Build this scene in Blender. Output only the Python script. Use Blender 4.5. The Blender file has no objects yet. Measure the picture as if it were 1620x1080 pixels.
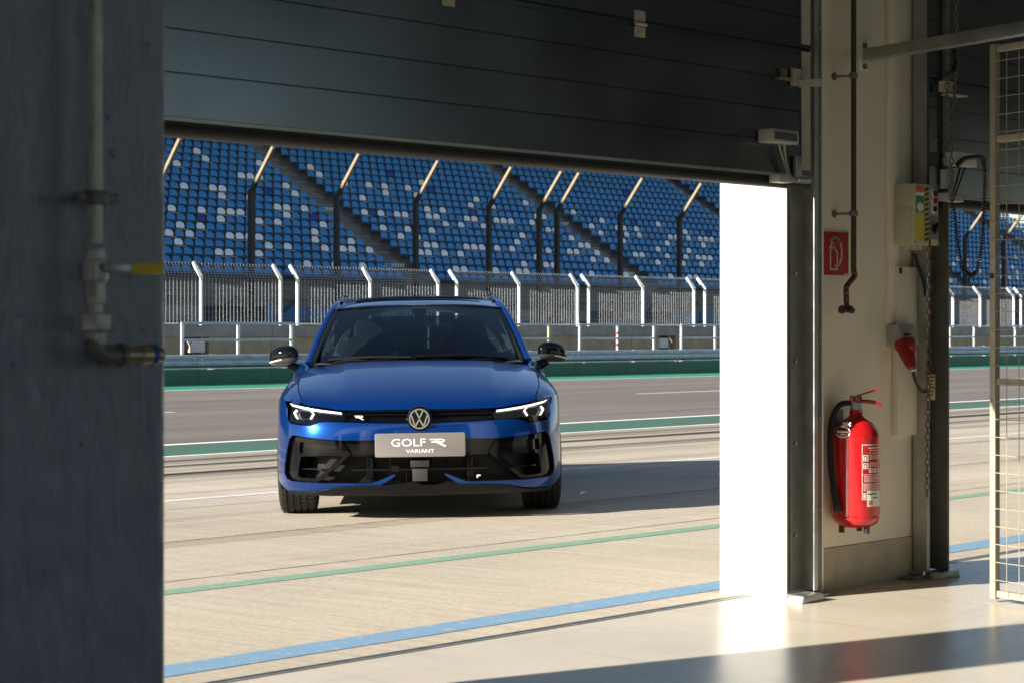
import bpy, bmesh, math, random
import numpy as np
from math import sin, cos, pi, radians, sqrt, atan2, tan
from mathutils import Vector, Matrix
from mathutils.geometry import delaunay_2d_cdt

random.seed(7)
SC = bpy.context.scene
COL = SC.collection

# ------------------------------------------------------------------ camera, sky, sun, exposure
EYE = 1.10                       # camera height above the garage floor
FPX = 3150.0                     # 70 mm lens, in the 1620 px wide frame of the photograph
AX = radians(43.4)               # angle between the lens axis and the row of doors (world X)
FW = (cos(AX), sin(AX)); RT = (FW[1], -FW[0])
cam_d = bpy.data.cameras.new('camera'); cam = bpy.data.objects.new('camera', cam_d); COL.objects.link(cam)
cam.location = (0, 0, EYE)
cam.rotation_euler = (pi / 2, 0, -(pi / 2 - AX))
cam_d.sensor_width = 36; cam_d.lens = 70
cam_d.shift_y = -28 / 1620
cam_d.clip_start = .05; cam_d.clip_end = 4000
cam_d.dof.use_dof = True; cam_d.dof.focus_distance = 12.3; cam_d.dof.aperture_fstop = 9.0
SC.camera = cam

SUN_EL = radians(22)
SUN_FROM = Vector((-.96 * cos(SUN_EL), .28 * cos(SUN_EL), sin(SUN_EL))).normalized()
wd = bpy.data.worlds.new('World'); SC.world = wd; wd.use_nodes = True
nt = wd.node_tree; bg = nt.nodes['Background']
sky = nt.nodes.new('ShaderNodeTexSky'); sky.sky_type = 'NISHITA'; sky.sun_disc = False
sky.sun_elevation = SUN_EL; sky.sun_rotation = atan2(SUN_FROM.x, SUN_FROM.y)
sky.air_density = 1.0; sky.dust_density = .25; sky.ozone_density = 2.0
nt.links.new(sky.outputs['Color'], bg.inputs['Color']); bg.inputs['Strength'].default_value = .05
sl = bpy.data.lights.new('sun', 'SUN'); sl.energy = 4.6; sl.angle = radians(.53); sl.color = (1, .93, .82)
so = bpy.data.objects.new('sun', sl); COL.objects.link(so)
so.rotation_euler = (-SUN_FROM).to_track_quat('-Z', 'Y').to_euler()
so.location = (-20, 10, 20)
SC.view_settings.view_transform = 'Standard'; SC.view_settings.look = 'None'
SC.view_settings.gamma = 1; SC.view_settings.use_curve_mapping = False
SC.view_settings.exposure = 1.46
SC.render.engine = 'CYCLES'
SC.cycles.use_denoising = True
SC.cycles.max_bounces = 10; SC.cycles.diffuse_bounces = 5; SC.cycles.glossy_bounces = 5
SC.cycles.transparent_max_bounces = 12; SC.cycles.sample_clamp_indirect = 8

# ------------------------------------------------------------------ helpers
def srgb(h):
    h = h.lstrip('#'); o = []
    for i in (0, 2, 4):
        c = int(h[i:i + 2], 16) / 255
        o.append(c / 12.92 if c <= .04045 else ((c + .055) / 1.055) ** 2.4)
    return tuple(o)

MATS = {}
def mat(name, col, rough=.5, metal=0., var=.12, scale=6., bump=0., bscale=60., coat=0., spec=.5, stretch=(1, 1, 1),
        rvar=0., alpha=None, emit=None, croughness=.03):
    if name in MATS: return MATS[name]
    m = bpy.data.materials.new(name); m.use_nodes = True
    n = m.node_tree.nodes; L = m.node_tree.links; b = n['Principled BSDF']
    b.inputs['Roughness'].default_value = rough; b.inputs['Metallic'].default_value = metal
    b.inputs['Specular IOR Level'].default_value = spec
    if coat: b.inputs['Coat Weight'].default_value = coat; b.inputs['Coat Roughness'].default_value = croughness
    c4 = tuple(col) + (1,)
    tc = n.new('ShaderNodeTexCoord'); mp = n.new('ShaderNodeMapping'); mp.inputs['Scale'].default_value = stretch
    L.new(tc.outputs['Object'], mp.inputs['Vector'])
    nz = n.new('ShaderNodeTexNoise'); nz.inputs['Scale'].default_value = scale; nz.inputs['Detail'].default_value = 5
    L.new(mp.outputs[0], nz.inputs['Vector'])
    rp = n.new('ShaderNodeMapRange'); rp.inputs['From Min'].default_value = .3; rp.inputs['From Max'].default_value = .7
    rp.inputs['To Min'].default_value = 1 - var; rp.inputs['To Max'].default_value = 1 + var
    L.new(nz.outputs['Fac'], rp.inputs['Value'])
    mx = n.new('ShaderNodeVectorMath'); mx.operation = 'SCALE'; mx.inputs[0].default_value = col
    L.new(rp.outputs[0], mx.inputs['Scale']); L.new(mx.outputs[0], b.inputs['Base Color'])
    if rvar:
        r2 = n.new('ShaderNodeMapRange'); r2.inputs['From Min'].default_value = .3; r2.inputs['From Max'].default_value = .7
        r2.inputs['To Min'].default_value = max(0, rough - rvar); r2.inputs['To Max'].default_value = rough + rvar
        L.new(nz.outputs['Fac'], r2.inputs['Value']); L.new(r2.outputs[0], b.inputs['Roughness'])
    if bump:
        nb = n.new('ShaderNodeTexNoise'); nb.inputs['Scale'].default_value = bscale; nb.inputs['Detail'].default_value = 4
        L.new(mp.outputs[0], nb.inputs['Vector'])
        bp = n.new('ShaderNodeBump'); bp.inputs['Strength'].default_value = bump; bp.inputs['Distance'].default_value = .01 if name != 'pier_paint' else .028
        L.new(nb.outputs['Fac'], bp.inputs['Height']); L.new(bp.outputs[0], b.inputs['Normal'])
    if emit:
        b.inputs['Emission Color'].default_value = tuple(emit[0]) + (1,); b.inputs['Emission Strength'].default_value = emit[1]
    MATS[name] = m
    return m

def glass_mat(name, tint, refl=1.0, rough=.02):
    m = bpy.data.materials.new(name); m.use_nodes = True
    n = m.node_tree.nodes; L = m.node_tree.links
    for x in list(n):
        if x.type == 'BSDF_PRINCIPLED': n.remove(x)
    tr = n.new('ShaderNodeBsdfTransparent'); tr.inputs[0].default_value = tuple(tint) + (1,)
    gl = n.new('ShaderNodeBsdfGlossy'); gl.inputs['Roughness'].default_value = rough
    fr = n.new('ShaderNodeFresnel'); fr.inputs[0].default_value = 1.5
    ml = n.new('ShaderNodeMath'); ml.operation = 'MULTIPLY'; ml.inputs[1].default_value = refl
    mx = n.new('ShaderNodeMixShader')
    L.new(fr.outputs[0], ml.inputs[0]); L.new(ml.outputs[0], mx.inputs[0]); L.new(tr.outputs[0], mx.inputs[1]); L.new(gl.outputs[0], mx.inputs[2])
    L.new(mx.outputs[0], n['Material Output'].inputs[0])
    MATS[name] = m
    return m

def tag(o, label=None, cat=None, group=None, kind=None):
    if label: o['label'] = label
    if cat: o['category'] = cat
    if group: o['group'] = group
    if kind: o['kind'] = kind
    return o

def empty(name, loc, label=None, cat=None, group=None, rot=None):
    o = bpy.data.objects.new(name, None); COL.objects.link(o); o.location = loc; o.empty_display_size = .1
    return tag(o, label, cat, group)

def copy_tree(o, parent=None):
    c = o.copy(); COL.objects.link(c); c.parent = parent
    for ch in o.children: copy_tree(ch, c)
    return c

class MB:
    """collects shapes and links them as ONE mesh object"""
    def __init__(s): s.v = []; s.f = []
    def add(s, vs, fs):
        k = len(s.v); s.v += [tuple(p) for p in vs]; s.f += [tuple(i + k for i in f) for f in fs]; return s
    def box(s, a, b):
        x0, x1 = sorted((a[0], b[0])); y0, y1 = sorted((a[1], b[1])); z0, z1 = sorted((a[2], b[2]))
        return s.add([(x0, y0, z0), (x1, y0, z0), (x1, y1, z0), (x0, y1, z0), (x0, y0, z1), (x1, y0, z1), (x1, y1, z1), (x0, y1, z1)],
                     [(0, 3, 2, 1), (4, 5, 6, 7), (0, 1, 5, 4), (1, 2, 6, 5), (2, 3, 7, 6), (3, 0, 4, 7)])
    def cbox(s, c, d): return s.box([c[i] - d[i] / 2 for i in range(3)], [c[i] + d[i] / 2 for i in range(3)])
    def tbox(s, M, d):
        h = [x / 2 for x in d]
        vs = [M @ Vector((sx * h[0], sy * h[1], sz * h[2])) for sz in (-1, 1) for sx, sy in ((-1, -1), (1, -1), (1, 1), (-1, 1))]
        return s.add(vs, [(0, 3, 2, 1), (4, 5, 6, 7), (0, 1, 5, 4), (1, 2, 6, 5), (2, 3, 7, 6), (3, 0, 4, 7)])
    def tube(s, pts, r, n=10, closed=False, caps=True):
        pts = [Vector(p) for p in pts]; m = len(pts); rr = r if isinstance(r, (list, tuple)) else [r] * m
        up = None; rings = []
        for i, p in enumerate(pts):
            if closed: t = (pts[(i + 1) % m] - pts[i - 1]).normalized()
            else: t = (pts[min(i + 1, m - 1)] - pts[max(i - 1, 0)]).normalized()
            if up is None:
                up = t.orthogonal().normalized()
            else:
                up = (up - t * up.dot(t))
                up = up.normalized() if up.length > 1e-6 else t.orthogonal().normalized()
            w = t.cross(up)
            rings.append([p + (up * cos(2 * pi * k / n) + w * sin(2 * pi * k / n)) * rr[i] for k in range(n)])
        vs = [q for g in rings for q in g]; fs = []
        for i in range(m if closed else m - 1):
            j = (i + 1) % m
            for k in range(n):
                l = (k + 1) % n; fs.append((i * n + k, i * n + l, j * n + l, j * n + k))
        if caps and not closed: fs.append(tuple(range(n))[::-1]); fs.append(tuple(range((m - 1) * n, m * n)))
        return s.add(vs, fs)
    def rod(s, a, b, r, n=10): return s.tube([a, b], r, n)
    def bar(s, a, b, w, h, up=(0, 0, 1)):
        a = Vector(a); b = Vector(b); t = (b - a).normalized(); u = Vector(up); u = (u - t * u.dot(t)).normalized(); x = t.cross(u)
        M = Matrix((x, t, u)).transposed().to_4x4(); M.translation = (a + b) / 2
        return s.tbox(M, (w, (b - a).length, h))
    def lathe(s, prof, n=24, M=None):
        M = M or Matrix(); vs = []; fs = []; m = len(prof)
        for r, z in prof:
            for k in range(n): vs.append(M @ Vector((r * cos(2 * pi * k / n), r * sin(2 * pi * k / n), z)))
        for i in range(m - 1):
            for k in range(n):
                l = (k + 1) % n; fs.append((i * n + k, i * n + l, (i + 1) * n + l, (i + 1) * n + k))
        fs.append(tuple(range(n))[::-1]); fs.append(tuple(range((m - 1) * n, m * n)))
        return s.add(vs, fs)
    def prism(s, poly, f0, f1):
        """poly: 2-D points, f0/f1 turn a 2-D point into the front / back 3-D point"""
        n = len(poly); vs = [f0(*p) for p in poly] + [f1(*p) for p in poly]
        fs = [tuple(range(n)), tuple(range(2 * n - 1, n - 1, -1))]
        for i in range(n):
            j = (i + 1) % n; fs.append((j, i, n + i, n + j))
        return s.add(vs, fs)
    def grid(s, fn, nu, nv):
        vs = [fn(i / nu, j / nv) for j in range(nv + 1) for i in range(nu + 1)]
        fs = [(j * (nu + 1) + i, j * (nu + 1) + i + 1, (j + 1) * (nu + 1) + i + 1, (j + 1) * (nu + 1) + i) for j in range(nv) for i in range(nu)]
        return s.add(vs, fs)
    def build(s, name, m, parent=None, smooth=False, bevel=0., seg=2, fixn=True, ang=40):
        off = Vector((0, 0, 0))
        pr_ = parent
        while pr_ is not None:
            if pr_.get('_w'): off = Vector(pr_.location)
            pr_ = pr_.parent
        me = bpy.data.meshes.new(name)
        me.from_pydata([(p[0] - off.x, p[1] - off.y, p[2] - off.z) for p in s.v], [], s.f); me.update()
        if fixn or bevel:
            bm = bmesh.new(); bm.from_mesh(me)
            if bevel:
                es = [e for e in bm.edges if len(e.link_faces) == 2 and e.calc_face_angle(0) > radians(30)]
                bmesh.ops.bevel(bm, geom=es, offset=bevel, segments=seg, affect='EDGES', profile=.5)
            if fixn: bmesh.ops.recalc_face_normals(bm, faces=bm.faces)
            bm.to_mesh(me); bm.free()
        if smooth or bevel:
            me.polygons.foreach_set('use_smooth', [True] * len(me.polygons))
            me.set_sharp_from_angle(angle=radians(ang))
        o = bpy.data.objects.new(name, me); COL.objects.link(o)
        if m is not None: me.materials.append(m if not isinstance(m, str) else MATS[m])
        if parent is not None: o.parent = parent
        return o

def wempty(name, loc, label=None, cat=None, group=None):
    o = empty(name, loc, label, cat, group); o['_w'] = 1; return o

def ray(u, v):
    t = (u - 810) / FPX
    return FW[0] + RT[0] * t, FW[1] + RT[1] * t, (512 - v) / FPX
def W(u, v, Y):
    """world point on the vertical plane at distance Y in front of the camera row"""
    dx, dy, dz = ray(u, v); s = Y / dy
    return Vector((dx * s, Y, EYE + dz * s))
def Wx(u, Y): return W(u, 512, Y).x
def gz(Y, X=30.):
    """height of the ground: the apron falls 2 per cent away from the garages, then levels"""
    if Y < 4.87: return 0.
    if Y < 17.6: return -.02 * (Y - 4.87)
    return -.2546
def G(u, v):
    dx, dy, dz = ray(u, v); s = 8.
    for _ in range(60):
        s = (gz(dy * s) - EYE) / dz
    return Vector((dx * s, dy * s, gz(dy * s)))
def tilt(X): return -.0026 * (X - 24)

def text_mesh(txt, size=1., ext=0., sx=1.):
    cu = bpy.data.curves.new('t', 'FONT'); cu.body = txt; cu.size = size; cu.extrude = ext; cu.align_x = 'CENTER'; cu.align_y = 'CENTER'
    cu.resolution_u = 3
    ob = bpy.data.objects.new('t', cu); COL.objects.link(ob)
    bpy.context.view_layer.update()
    me = bpy.data.meshes.new_from_object(ob.evaluated_get(bpy.context.evaluated_depsgraph_get()))
    bpy.data.objects.remove(ob); bpy.data.curves.remove(cu)
    for vv in me.vertices: vv.co.x *= sx
    return me
def text_part(name, txt, size, M, m, parent, sx=1., ext=.001):
    me = text_mesh(txt, size, ext, sx); me.name = name; me.transform(M)
    if parent is not None and parent.get('_w'): me.transform(Matrix.Translation(-Vector(parent.location)))
    me.materials.append(m); o = bpy.data.objects.new(name, me); COL.objects.link(o); o.parent = parent
    return o

def stroke(pts, w):
    """flat stroke: list of quads (2-D) along a polyline"""
    q = []
    for a, b in zip(pts[:-1], pts[1:]):
        a = Vector(a); b = Vector(b); t = (b - a).normalized(); n = Vector((-t.y, t.x)) * w / 2; e = t * w * .35
        q.append([a - e + n, a - e - n, b + e - n, b + e + n])
    return q
def arc(cx, cy, rx, ry, a0, a1, n=12):
    return [(cx + rx * cos(radians(a0 + (a1 - a0) * i / n)), cy + ry * sin(radians(a0 + (a1 - a0) * i / n))) for i in range(n + 1)]
def bez(pts, n=12):
    """Catmull-Rom through points"""
    P = [Vector(p) for p in pts]; P = [P[0] * 2 - P[1]] + P + [P[-1] * 2 - P[-2]]; out = []
    for i in range(1, len(P) - 2):
        for k in range(n):
            t = k / n
            out.append(.5 * ((2 * P[i]) + (P[i + 1] - P[i - 1]) * t + (2 * P[i - 1] - 5 * P[i] + 4 * P[i + 1] - P[i + 2]) * t * t
                             + (3 * P[i] - P[i - 1] - 3 * P[i + 1] + P[i + 2]) * t ** 3))
    out.append(P[-2]); return out

# ------------------------------------------------------------------ materials of the setting
def concrete_apron():
    m = bpy.data.materials.new('apron_concrete'); m.use_nodes = True
    n = m.node_tree.nodes; L = m.node_tree.links; b = n['Principled BSDF']
    tc = n.new('ShaderNodeTexCoord')
    def noise(scale, sx, sy, det=4, dist=0.):
        mp = n.new('ShaderNodeMapping'); mp.inputs['Scale'].default_value = (sx, sy, 1); L.new(tc.outputs['Object'], mp.inputs[0])
        z = n.new('ShaderNodeTexNoise'); z.inputs['Scale'].default_value = scale; z.inputs['Detail'].default_value = det
        z.inputs['Distortion'].default_value = dist; L.new(mp.outputs[0], z.inputs[0]); return z.outputs['Fac']
    def rng(src, a, b_, c, d):
        r = n.new('ShaderNodeMapRange'); r.inputs[1].default_value = a; r.inputs[2].default_value = b_; r.inputs[3].default_value = c; r.inputs[4].default_value = d
        L.new(src, r.inputs[0]); return r.outputs[0]
    def mul(a, b_):
        q = n.new('ShaderNodeMath'); q.operation = 'MULTIPLY'; L.new(a, q.inputs[0]); L.new(b_, q.inputs[1]); return q.outputs[0]
    big = rng(noise(.35, 1, 1), .3, .7, .86, 1.12)
    broom = rng(noise(1, 16, .9, 3, .6), .3, .7, .90, 1.08)          # brushed across the lane
    fine = rng(noise(45, 1, 1, 3), .3, .7, .88, 1.12)
    # tyre marks along the lane, thickening towards the pit road
    sep = n.new('ShaderNodeSeparateXYZ'); L.new(tc.outputs['Object'], sep.inputs[0])
    marks = rng(noise(1, .04, 4.5, 9, .2), .50, .64, 0, 1)
    marks2 = rng(noise(1, .035, 1.1, 3, .1), .42, .6, 0, 1)
    zone = rng(sep.outputs['Y'], 7.5, 13.5, 0, 1); zone2 = rng(sep.outputs['Y'], 12.4, 13.8, 0, .86)
    near = mul(mul(marks, marks2), rng(sep.outputs['Y'], 6.0, 11.0, .05, .42))
    far = mul(rng(noise(1, .022, 3.6, 9, .15), .40, .60, .12, 1), zone2)
    add = n.new('ShaderNodeMath'); add.operation = 'ADD'; L.new(near, add.inputs[0]); L.new(far, add.inputs[1])
    inv = n.new('ShaderNodeMath'); inv.operation = 'SUBTRACT'; inv.inputs[0].default_value = 1.; inv.use_clamp = True; L.new(add.outputs[0], inv.inputs[1])
    k = mul(mul(big, broom), mul(fine, inv.outputs[0]))
    sc = n.new('ShaderNodeVectorMath'); sc.operation = 'SCALE'; sc.inputs[0].default_value = (.445, .388, .305); L.new(k, sc.inputs['Scale'])
    L.new(sc.outputs[0], b.inputs['Base Color']); b.inputs['Roughness'].default_value = .85; b.inputs['Specular IOR Level'].default_value = .25
    bp = n.new('ShaderNodeBump'); bp.inputs['Strength'].default_value = .35; bp.inputs['Distance'].default_value = .008
    L.new(noise(1, 60, 3, 3, .4), bp.inputs['Height']); L.new(bp.outputs[0], b.inputs['Normal'])
    MATS['apron_concrete'] = m; return m
concrete_apron()

def worn_paint(name, col, under, wear=.5, scale=14, st=(1, 1, 1)):
    m = bpy.data.materials.new(name); m.use_nodes = True
    n = m.node_tree.nodes; L = m.node_tree.links; b = n['Principled BSDF']
    tc = n.new('ShaderNodeTexCoord'); mp = n.new('ShaderNodeMapping'); mp.inputs['Scale'].default_value = st; L.new(tc.outputs['Object'], mp.inputs[0])
    z = n.new('ShaderNodeTexNoise'); z.inputs['Scale'].default_value = scale; z.inputs['Detail'].default_value = 8; z.inputs['Roughness'].default_value = .7
    L.new(mp.outputs[0], z.inputs[0])
    r = n.new('ShaderNodeMapRange'); r.inputs[1].default_value = wear; r.inputs[2].default_value = wear + .1; L.new(z.outputs['Fac'], r.inputs[0])
    mx = n.new('ShaderNodeMix'); mx.data_type = 'RGBA'; mx.inputs['A'].default_value = tuple(col) + (1,); mx.inputs['B'].default_value = tuple(under) + (1,)
    L.new(r.outputs[0], mx.inputs[0]); L.new(mx.outputs['Result'], b.inputs['Base Color']); b.inputs['Roughness'].default_value = .75
    MATS[name] = m; return m
CONC = (.445, .388, .305)
worn_paint('blue_line', (.16, .29, .42), CONC, .555, 9, (2.2, 2.2, 1))
worn_paint('green_line', (.17, .31, .21), CONC, .56, 22)
worn_paint('white_line', (.66, .63, .57), CONC, .54, 12)
worn_paint('green_band', (.018, .15, .092), (.09, .082, .07), .45, 2.4, (.12, 4, 1))
worn_paint('white_edge', (.78, .76, .72), (.2, .18, .16), .62, 9)
mat('asphalt', (.150, .128, .110), .9, var=.24, scale=1.2, bump=.3, bscale=120, stretch=(.08, 1.4, 1))
mat('asphalt_track', (.10, .095, .09), .9, var=.15, scale=1, bump=.2)
mat('terrain', (.16, .15, .12), .95, var=.2, scale=.02)

# epoxy floor of the garage
def epoxy():
    m = mat('epoxy_floor', (.60, .535, .425), .27, var=.04, scale=1.6, bump=.012, bscale=9, spec=.28, rvar=.025)
    n = m.node_tree.nodes; L = m.node_tree.links; b = n['Principled BSDF']; tc = n['Texture Coordinate']
    src = b.inputs['Base Color'].links[0].from_socket
    k = None
    for (sc, st, lo, hi, amt) in ((9, (1, .12, 1), .60, .68, .10), (3, (.25, 2.5, 1), .58, .70, .12), (30, (1, 1, 1), .66, .72, .22), (120, (1, 1, 1), .72, .76, .35)):
        mp = n.new('ShaderNodeMapping'); mp.inputs['Scale'].default_value = st; mp.inputs['Rotation'].default_value = (0, 0, sc * .13); L.new(tc.outputs['Object'], mp.inputs[0])
        z = n.new('ShaderNodeTexNoise'); z.inputs['Scale'].default_value = sc; z.inputs['Detail'].default_value = 6; L.new(mp.outputs[0], z.inputs[0])
        r = n.new('ShaderNodeMapRange'); r.inputs[1].default_value = lo; r.inputs[2].default_value = hi; r.inputs[3].default_value = 1; r.inputs[4].default_value = 1 - amt; L.new(z.outputs['Fac'], r.inputs[0])
        v = n.new('ShaderNodeVectorMath'); v.operation = 'SCALE'; L.new(src, v.inputs[0]); L.new(r.outputs[0], v.inputs['Scale']); src = v.outputs[0]
    L.new(src, b.inputs['Base Color'])
    return m
epoxy()
mat('cream_wall', (.82, .745, .60), .7, var=.05, scale=3, bump=.10, bscale=160)
mat('white_reveal', (.60, .585, .55), .6, var=.03, scale=3, bump=.06, bscale=120)
mat('dado_paint', (.50, .44, .32), .6, var=.12, scale=10, bump=.5, bscale=70)
mat('pier_paint', (.32, .36, .465), .36, var=.08, scale=3, bump=1., bscale=6, stretch=(4, 4, 1.1), rvar=.06)
mat('door_grey', (.150, .168, .186), .24, metal=.92, var=.05, scale=3, bump=.02, bscale=200, rvar=.03)
mat('rubber', (.018, .017, .015), .6, var=.1)
mat('galvanised', (.42, .43, .41), .42, metal=.85, var=.14, scale=14, rvar=.08)
mat('dark_steel', (.20, .205, .18), .5, metal=.5, var=.2, scale=10, rvar=.1)
mat('cream_steel', (.50, .46, .36), .5, var=.10, scale=12)
mat('white_steel', (.80, .79, .75), .45, var=.06, scale=8)
mat('black_plastic', (.015, .015, .016), .4, var=.1)
mat('grey_plastic', (.42, .42, .40), .5, var=.08)
mat('white_plastic', (.74, .73, .69), .45, var=.05)
mat('brown_pipe', (.055, .03, .022), .55, var=.3, scale=25, bump=.3)
mat('pipe_steel', (.62, .62, .60), .45, metal=.35, var=.25, scale=30, rvar=.1)
mat('brass', (.42, .36, .24), .4, metal=.85, var=.2, scale=30)
mat('yellow_paint', (.85, .62, .03), .45, var=.1, scale=20)
mat('blue_ring', (.05, .12, .45), .4)
mat('ext_red', (.46, .008, .012), .22, var=.04, coat=.6, croughness=.08)
mat('red_plastic', (.33, .010, .018), .4, var=.05)
mat('sign_red', (.42, .008, .025), .45, var=.04)
mat('print_white', (.80, .78, .72), .5, var=.03)
mat('print_cream', (.75, .70, .55), .5, var=.03)
mat('rusty', (.20, .10, .06), .8, var=.4, scale=30)
mat('wood_board', (.36, .28, .16), .8, var=.2, scale=4)
mat('beige_panel', (.42, .335, .205), .85, var=.16, scale=2.5, bump=.1)
mat('grey_concrete', (.34, .31, .275), .9, var=.2, scale=2.2, bump=.15)
mat('green_wall', (.006, .12, .066), .5, var=.08, scale=3)
mat('rail_zinc', (.50, .54, .57), .36, metal=.8, var=.12, scale=4)
mat('fence_white', (.78, .77, .72), .5, var=.10, scale=9)
mat('fence_wire', (.37, .38, .39), .5, metal=.1, var=.1)
mat('post_shade', (.03, .029, .027), .7, var=.15, scale=2)  # shade on the lower posts painted into the colour
mat('post_sunlit', (.24, .185, .115), .7, var=.15, scale=3)  # same posts above the shadow line, sunlight painted into the colour
mat('stand_concrete', (.22, .20, .175), .9, var=.22, scale=.8, bump=.1)
mat('stand_dark', (.06, .06, .065), .8, var=.2, scale=1)
mat('stand_blue', (.08, .20, .38), .7, var=.25, scale=.5)
mat('seat_blue', (.042, .26, .56), .42, var=.10, scale=.6)
mat('seat_white', (.93, .94, .95), .45, var=.05, scale=2)
mat('seat_navy', (.008, .045, .30), .42, var=.06, scale=2)
mat('facade', (.26, .27, .29), .7, var=.06, scale=1)
mat('ceiling_white', (.30, .30, .29), .8, var=.05, scale=1)

# ------------------------------------------------------------------ ground, road, painted lines
def sheet(name, rows, x0, x1, m, parent=None, nx=1, kind=None):
    """rows: list of (Y, z or function of X)"""
    b = MB()
    def fn(i, j):
        X = x0 + (x1 - x0) * i; Y, z = rows[round(j * (len(rows) - 1))]
        return (X, Y, z(X) if callable(z) else z)
    b.grid(fn, nx, len(rows) - 1)
    o = b.build(name, m, parent, fixn=False)
    if kind: o['kind'] = kind
    return o
tag(sheet('ground', [(-1500, -.9), (-12, -.9), (10, -.9), (60, -.9), (1800, -.9)], -1500, 1800, MATS['terrain'], kind='structure'))
apron = sheet('apron', [(4.87, 0), (8, gz(8)), (12, gz(12)), (16, gz(16)), (17.2, gz(17.2))], -70, 160, MATS['apron_concrete'], kind='structure')
road = sheet('pit_road', [(17.2, gz(17.2)), (17.6, gz(17.6)), (24, -.2546), (29, lambda X: -.2546 + .5 * (tilt(X) + .02)), (32.6, lambda X: -.235 + tilt(X)), (39, lambda X: -.235 + tilt(X))],
             -70, 160, MATS['asphalt'], kind='structure', nx=24)
track = sheet('race_track', [(39.0, lambda X: -.25 + tilt(X)), (61.6, lambda X: -.25 + tilt(X))], -90, 190, MATS['asphalt_track'], kind='structure', nx=4)

def line(name, Y0, Y1, m, parent, x0=-60, x1=150, dz=.002):
    n = 40 if x1 - x0 > 50 else 4
    return sheet(name, [(Y0, gz(Y0) + dz), (Y1, gz(Y1) + dz)], x0, x1, MATS[m], parent, nx=n)
Yb0, Yb1 = (G(262, 1071).y + G(760, 992).y) / 2, (G(262, 1054).y + G(760, 975).y) / 2
line('blue_line', Yb0, Yb1, 'blue_line', apron)
Yg0, Yg1 = (G(262, 939).y + G(760, 881.5).y) / 2, (G(262, 932.7).y + G(760, 873.5).y) / 2
line('green_line', Yg0, Yg1, 'green_line', apron)
Yw = (G(262, 793).y + G(1130, 722.5).y) / 2
line('white_line', Yw - .06, Yw + .06, 'white_line', apron)
Yn0, Yn1 = G(262, 723).y, G(262, 703).y
gbY = [Yn0, Yn1]
def rline(name, Y0, Y1, m, x0=-60, x1=150, dz=.004):
    def zz(Y):
        return lambda X: rz(X, Y) + dz
    return sheet(name, [(Y0, zz(Y0)), (Y1, zz(Y1))], x0, x1, MATS[m], road, nx=48 if x1 - x0 > 50 else 4)
def rz(X, Y):
    if Y <= 24: return gz(Y)
    a = -.2546; b_ = -.2546 + .5 * (tilt(X) + .02); c = -.235 + tilt(X)
    if Y <= 29: return a + (b_ - a) * (Y - 24) / 5
    if Y <= 32.6: return b_ + (c - b_) * (Y - 29) / 3.6
    return c
rline('green_band', Yn0 + .14, Yn1 - .14, 'green_band')
rline('white_line', Yn0, Yn0 + .14, 'white_edge'); rline('white_line', Yn1 - .14, Yn1 + .03, 'white_edge')
Yd = G(270, 652).y
for i in range(-2, 12):
    xx = G(281, 652).x + 6.98 * i
    rline('lane_dash', Yd - .07, Yd + .07, 'white_edge', xx - 2.9, xx)
# saw-cut joints in the apron, tarred
worn_paint('joint_tar', (.13, .11, .085), CONC, .50, 3, (1.5, 6, 1))
for (u, v, w) in ((262, 920, .006), (262, 857.5, .008), (262, 806, .006)):
    Yj = G(u, v).y
    line('slab_joint', Yj - w, Yj + w, 'joint_tar', apron, dz=.0015)

# ------------------------------------------------------------------ the garage building
RX = 6.52                                     # right reveal of the middle bay
PER = 5.48; BAYW = 4.42
YI, YO = 4.69, 4.985                            # inner and outer face of the front wall
floor = MB().box((-9, -10, -.3), (27, 4.83, 0)).build('floor', MATS['epoxy_floor']); tag(floor, kind='structure')
sill = MB().box((-9, 4.832, -.05), (27, 4.845, .004)).box((-9, 4.858, -.05), (27, 4.868, .005)).box((-9, 4.8455, -.05), (27, 4.8575, -.014)).build('sill_rail', MATS['galvanised'], floor)
# (door bays: opening from lx to lx+BAYW)
bays = [RX - BAYW + PER * i for i in range(-2, 4)]
bld = wempty('pit_building', (RX, 4.8, 0), 'cream pit garage building that the photograph looks out of', 'building')
hd = MB().box((-9, YI, 3.35), (27, YO, 5.4)).build('header_wall', MATS['facade'], bld)
MB().box((-9.3, -10.3, 4.6), (27.3, YI - .002, 4.85)).build('ceiling', MATS['ceiling_white'], bld)
bw = MB()
bw.box((-9, -10.3, -.3), (-7.5, -10, 4.6)).box((1.5, -10.3, -.3), (8, -10, 4.6)).box((-7.5, -10.3, 4.4), (1.5, -10, 4.6)).box((17.2, -10.3, -.3), (27, -10, 4.6)).box((8, -10.3, 4.4), (17.2, -10, 4.6))  # left opening added to brighten the pier, right one sized for the door's reflection
bw.build('back_wall', mat('back_wall_grey', (.09, .09, .088), .7), bld)
MB().box((-9.3, -10.3, -.3), (-9.002, YI, 4.6)).build('side_wall', MATS['back_wall_grey'], bld)
MB().box((27.002, -10.3, -.3), (27.3, -8.3, 4.6)).box((27.002, -3, -.3), (27.3, YI, 4.6)).box((27.002, -8.3, 3.0), (27.3, -3, 4.6)).build('side_wall', MATS['back_wall_grey'], bld)  # unseen side opening added so the right door reflects sky
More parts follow.
